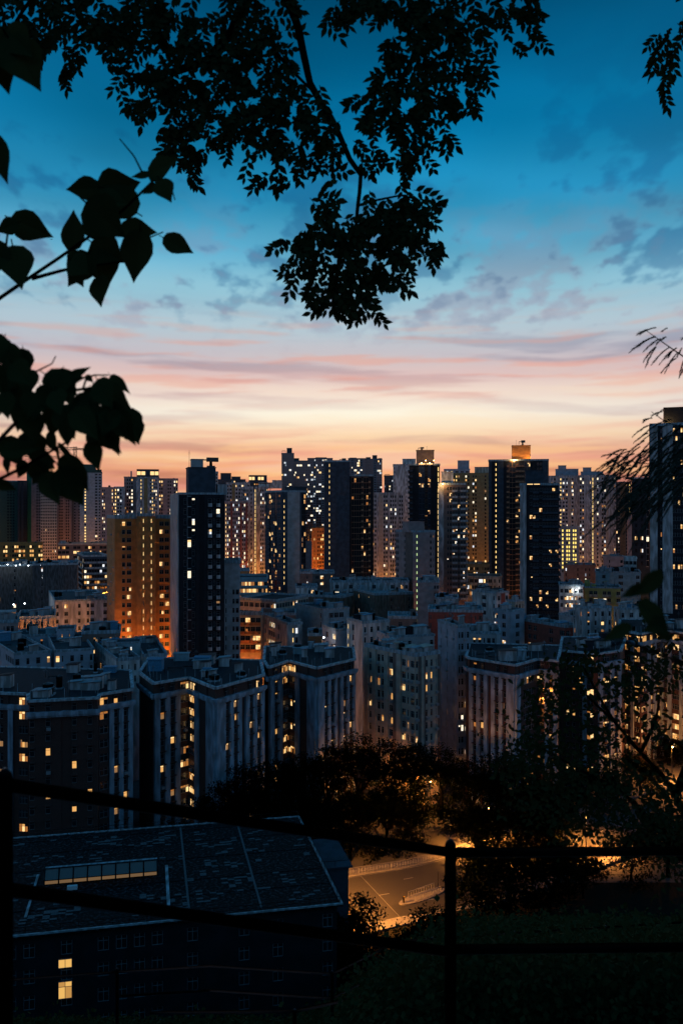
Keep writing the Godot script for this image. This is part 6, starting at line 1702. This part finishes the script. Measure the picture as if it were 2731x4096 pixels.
	brick_slab({"n": "brick_slab_block", "l": "brick slab block right of centre with pale pilastered corner", "at": Vector3(30.74, 0, -215), "p": [0, 0, 0.45, 2.4, 9.44, 12.2, 16.25, 4, 20.68, 6.3, 27.22, -17, 3.95, -21], "h": 34.5, "e": {0: ".", 1: "PwPwPdPwPwPP", 2: "P.XXX.", 3: "XXPwP"}, "hood": 1, "c": "building", "g": "red-brick estate slabs with pale pilasters", "w": "brick", "t": "pilaster", "roof": "roofdark", "f": 2.8, "y0": 2, "top": 0.3, "lit": 0.2, "pal": "warm", "clut": 9, "attic": 3})
	brick_slab({"n": "brick_slab_block", "l": "brick slab block half hidden behind the dark shrub on the right", "at": Vector3(56.47, 0, -226), "p": [0, 0, 3.34, 2, 8.22, 5, 15.37, 0, 24.57, -24, 6.71, -24], "h": 34.19, "e": {0: "..w.w", 1: ".wPXX.", 2: "PXXPwP"}, "hood": 1, "c": "building", "g": "red-brick estate slabs with pale pilasters", "w": "brick", "t": "pilaster", "roof": "roofdark", "f": 2.8, "y0": 2, "top": 0.3, "lit": 0.28, "pal": "warm", "clut": 8, "attic": 3})
	brick_slab({"n": "brick_slab_block", "l": "brick slab block at the right edge glowing in lamp light", "at": Vector3(79.46, 0, -250), "p": [0, 0, 3.47, 7, 12.3, -2, 18.9, 10, 33.25, -25, 8.1, -25], "h": 36.12, "e": {0: "PXXwPXX", 1: "XXPwPXX", 2: "PwPXXPwPXX"}, "hood": 1, "c": "building", "g": "red-brick estate slabs with pale pilasters", "w": "brick", "t": "pilaster", "roof": "roofdark", "f": 2.8, "y0": 2, "top": 0.3, "lit": 0.38, "pal": "warm", "clut": 7, "attic": 3})
	make_school()
	cranes()
	lamps()
	trees()
	undergrowth()
	near_shrub()
	heart_shrubs()
	reeds()
	overhanging_tree()
	make_railings()
	airplane()

func lamps() -> void:
	street_lamp(Vector3(-6.2, 0.3, -147), "street lamp on the near kerb beside the school end", 3300, 8.5, Vector3(0.9, 0, -1.4), true, Vector3(0.75, -0.55, -0.35))
	street_lamp(Vector3(31, 0.3, -181), "street lamp among the trees by the road bend", 2200, 8.5, Vector3(-0.8, 0, 1.4), true)
	street_lamp(Vector3(50.5, 0.3, -181), "street lamp with a glowing pole by the right road stretch", 1500, 8.5, Vector3(0.8, 0, -1.2), true)
	street_lamp(Vector3(86, 0.3, -228), "bare orange street lamp shining at the right edge", 650, 8.2, Vector3(0.1, 0, 0.3))
	street_lamp(Vector3(8.5, 0, -202), "street lamp behind the trees at the tenement foot", 200, 7.5)
	street_lamp(Vector3(20.5, 0, -203), "street lamp between old tenement and right slab", 220, 7.5)
	street_lamp(Vector3(-38, 0, -203), "street lamp in the gap between two left slabs", 500, 7.5, Vector3(0, 0, 1.5), true)
	street_lamp(Vector3(-66, 0, -278), "street lamp at the ochre tower, left side", 3200, 9.0)
	street_lamp(Vector3(-56, 0, -278), "street lamp at the ochre tower, right side", 3200, 9.0)
	street_lamp(Vector3(-33, 0, -296), "street lamp in front of the peach school wing", 910, 9.0)
	street_lamp(Vector3(-24, 0, -318), "street lamp behind the pale round-windowed house", 420, 9.0)
	street_lamp(Vector3(10, 0, -262), "street lamp in the lane beside the cream stair block", 560, 8.0)
	street_lamp(Vector3(32, 0, -250), "street lamp in the lane behind the old tenement", 420, 8.0)
	street_lamp(Vector3(-66, 0, -570), "street lamp on the far avenue under the gridded tower", 3150, 10.0)
	street_lamp(Vector3(-52, 0, -572), "street lamp on the far avenue under the light strip tower", 3150, 10.0)
	street_lamp(Vector3(27, 0, -560), "street lamp on the far avenue by the warm flank tower", 3150, 10.0)
	street_lamp(Vector3(-16, 0, -618), "street lamp at the small glowing ochre block", 3150, 9.0)
	street_lamp(Vector3(95, 0, -640), "street lamp below the olive striped tower", 2450, 9.0)
	street_lamp(Vector3(180, 0, -620), "street lamp below the paired estate towers", 2450, 9.0)
	street_lamp(Vector3(-215, 0, -800), "street lamp at the foot of the netted towers", 3150, 9.0)
	street_lamp(Vector3(-270, 0, -800), "street lamp at the foot of the far left tower", 3150, 9.0)
	street_lamp(Vector3(70, 0, -420), "street lamp by the cream office block", 910, 9.0)
	street_lamp(Vector3(118, 0, -345), "street lamp beside the yellow-green block", 560, 9.0)
	street_lamp(Vector3(-108, 0, -372), "street lamp below the grey scaffold nets", 220, 9.0)
	street_lamp(Vector3(92, 0, -470), "street lamp between the widest dark tower and estate", 910, 9.0)
	for k in 4:
		flood(Vector3(45.6, 97.32, -498) + Vector3(k * 2.3, 0.6 + 1.4 * (k % 2), 0), "small bright lamp on the dark glass tower roof, %s from the left" % ["first", "second", "third", "fourth"][k], 14)
	flood(Vector3(101.65, 100.67, -516), "orange lamp at the foot of the lantern block, left", 60)
	flood(Vector3(110.94, 100.67, -516), "orange lamp at the foot of the lantern block, right", 60)
	flood(Vector3(50.5, 83.98, -437), "amber lamp below the cream roof cube", 40)
	flood(Vector3(121.87, 102.71, -329), "amber lamp on the roof of the right-edge slab", 40)
	for k in 11:
		flood(Vector3(-167.37, 43.77, -429) + Vector3(k * 3.4 + (k % 3) * 0.7, 0.5 * (k % 2), 0.6), "white work lamp on top of the scaffold nets, %s from the left" % ["first", "second", "third", "fourth", "fifth", "sixth", "seventh", "eighth", "ninth", "tenth", "eleventh"][k], 3, "whitelamp", "work_lamp")
	flood(Vector3(-5.4, 31.56, -268), "lone blue-white lamp on an old roof, centre", 4, "whitelamp", "work_lamp")
	flood(Vector3(96.96, 37.73, -362), "lone blue-white lamp on an old roof, right", 8, "whitelamp", "work_lamp")
	flood(Vector3(-130.95, 33, -350), "white yard lamp below the nets, left of pair", 14, "whitelamp", "work_lamp")
	flood(Vector3(-126.55, 33.4, -350), "white yard lamp below the nets, right of pair", 14, "whitelamp", "work_lamp")

func trees() -> void:
	var list := [
		[880, 170, 3120, 5.5, "dark tree by the zigzag slab corner, leftmost of the belt"], [965, 174, 3040, 6.0, "dark tree under the right wing of the zigzag slab"],
		[1080, 182, 3030, 6.5, "round dark tree below the third slab's left corner"], [1200, 184, 3010, 6.5, "dark tree covering the foot of the third slab"],
		[1320, 190, 2980, 7.0, "broad dark tree below the third slab's right face"], [1440, 196, 2925, 7.5, "tallest dark tree of the belt, beside the tenement foot"],
		[1560, 194, 2950, 7.0, "dark tree in front of the old tenement entrance"], [1660, 200, 2960, 6.0, "tree with amber-lit leaves before the tenement shops"],
		[1760, 200, 2975, 6.5, "tree with amber-lit edge left of the right slab"], [1880, 192, 3030, 7.0, "dark tree below the pilastered corner slab"],
		[1990, 186, 3000, 7.0, "round-topped dark tree in front of the pilastered corner"], [2110, 184, 3060, 6.5, "dark tree right of the pilastered corner"],
		[2240, 188, 3090, 6.5, "dark tree before the half hidden slab"], [2400, 205, 3080, 7.0, "tree beneath the half hidden slab, near the lamp"],
		[2560, 215, 3000, 6.5, "orange-lit tree left of the bare lamp"], [2715, 243, 2960, 7.0, "orange-lit tree behind the bare lamp"],
		[1250, 172, 3180, 6.5, "dark tree behind the school's far corner"], [1400, 176, 3160, 6.5, "dark tree at the far kerb left of the side road"],
		[1540, 180, 3150, 6.5, "dark tree at the far kerb beside the side road"], [1130, 166, 3170, 5.5, "dark tree behind the school roof edge"],
		[1650, 182, 3190, 5.0, "amber-lit tree left of the side road mouth"],
		[1900, 172, 3200, 6.5, "dark tree right of the side road mouth"], [2060, 172, 3160, 7.0, "wide dark tree on the far kerb, right of centre"],
		[2200, 176, 3190, 6.0, "dark tree on the far kerb left of the glowing pole"],
		[1900, 146, 3400, 6.0, "dark tree on the near kerb beside the traffic island"], [2040, 148, 3330, 7.0, "dark tree on the near kerb, second from the island"],
		[2190, 150, 3370, 6.5, "dark tree on the near kerb, third from the island"], [2330, 158, 3420, 5.0, "small dark tree under the glowing pole"],
		[2520, 166, 3340, 5.5, "dark tree beside the right road stretch"], [2670, 168, 3230, 7.5, "big dark tree near the right edge, in front of the lamp"],
		[1395, 132, 3570, 4.2, "slender amber-lit tree at the school's right end"], [1480, 130, 3680, 3.4, "small tree with orange-lit twigs in front of the road"],
		[1330, 122, 3640, 4.0, "leafy tree beside the school wall"], [1650, 128, 3720, 4.5, "low dark tree below the road, left of near post"],
		[1800, 130, 3660, 5.0, "low dark tree below the traffic island"], [700, 168, 3270, 4.5, "low tree between zigzag slab and school roof"], [480, 160, 3330, 4.5, "low tree between left slab and school roof"]]
	var k := 0
	for t in list:
		k += 1
		var D: float = t[1]
		var x: float = (t[0] - 1365.5) / 3500.0 * D
		var g := ground_y(x, -D)
		var top: float = 70.0 - (t[2] - 2048.0) / 3500.0 * D
		tree(Vector3(x, g, -D), maxf(top - g, 4.0), t[3], t[4], 100 + k, "foliage" if k % 3 else "foliage2")
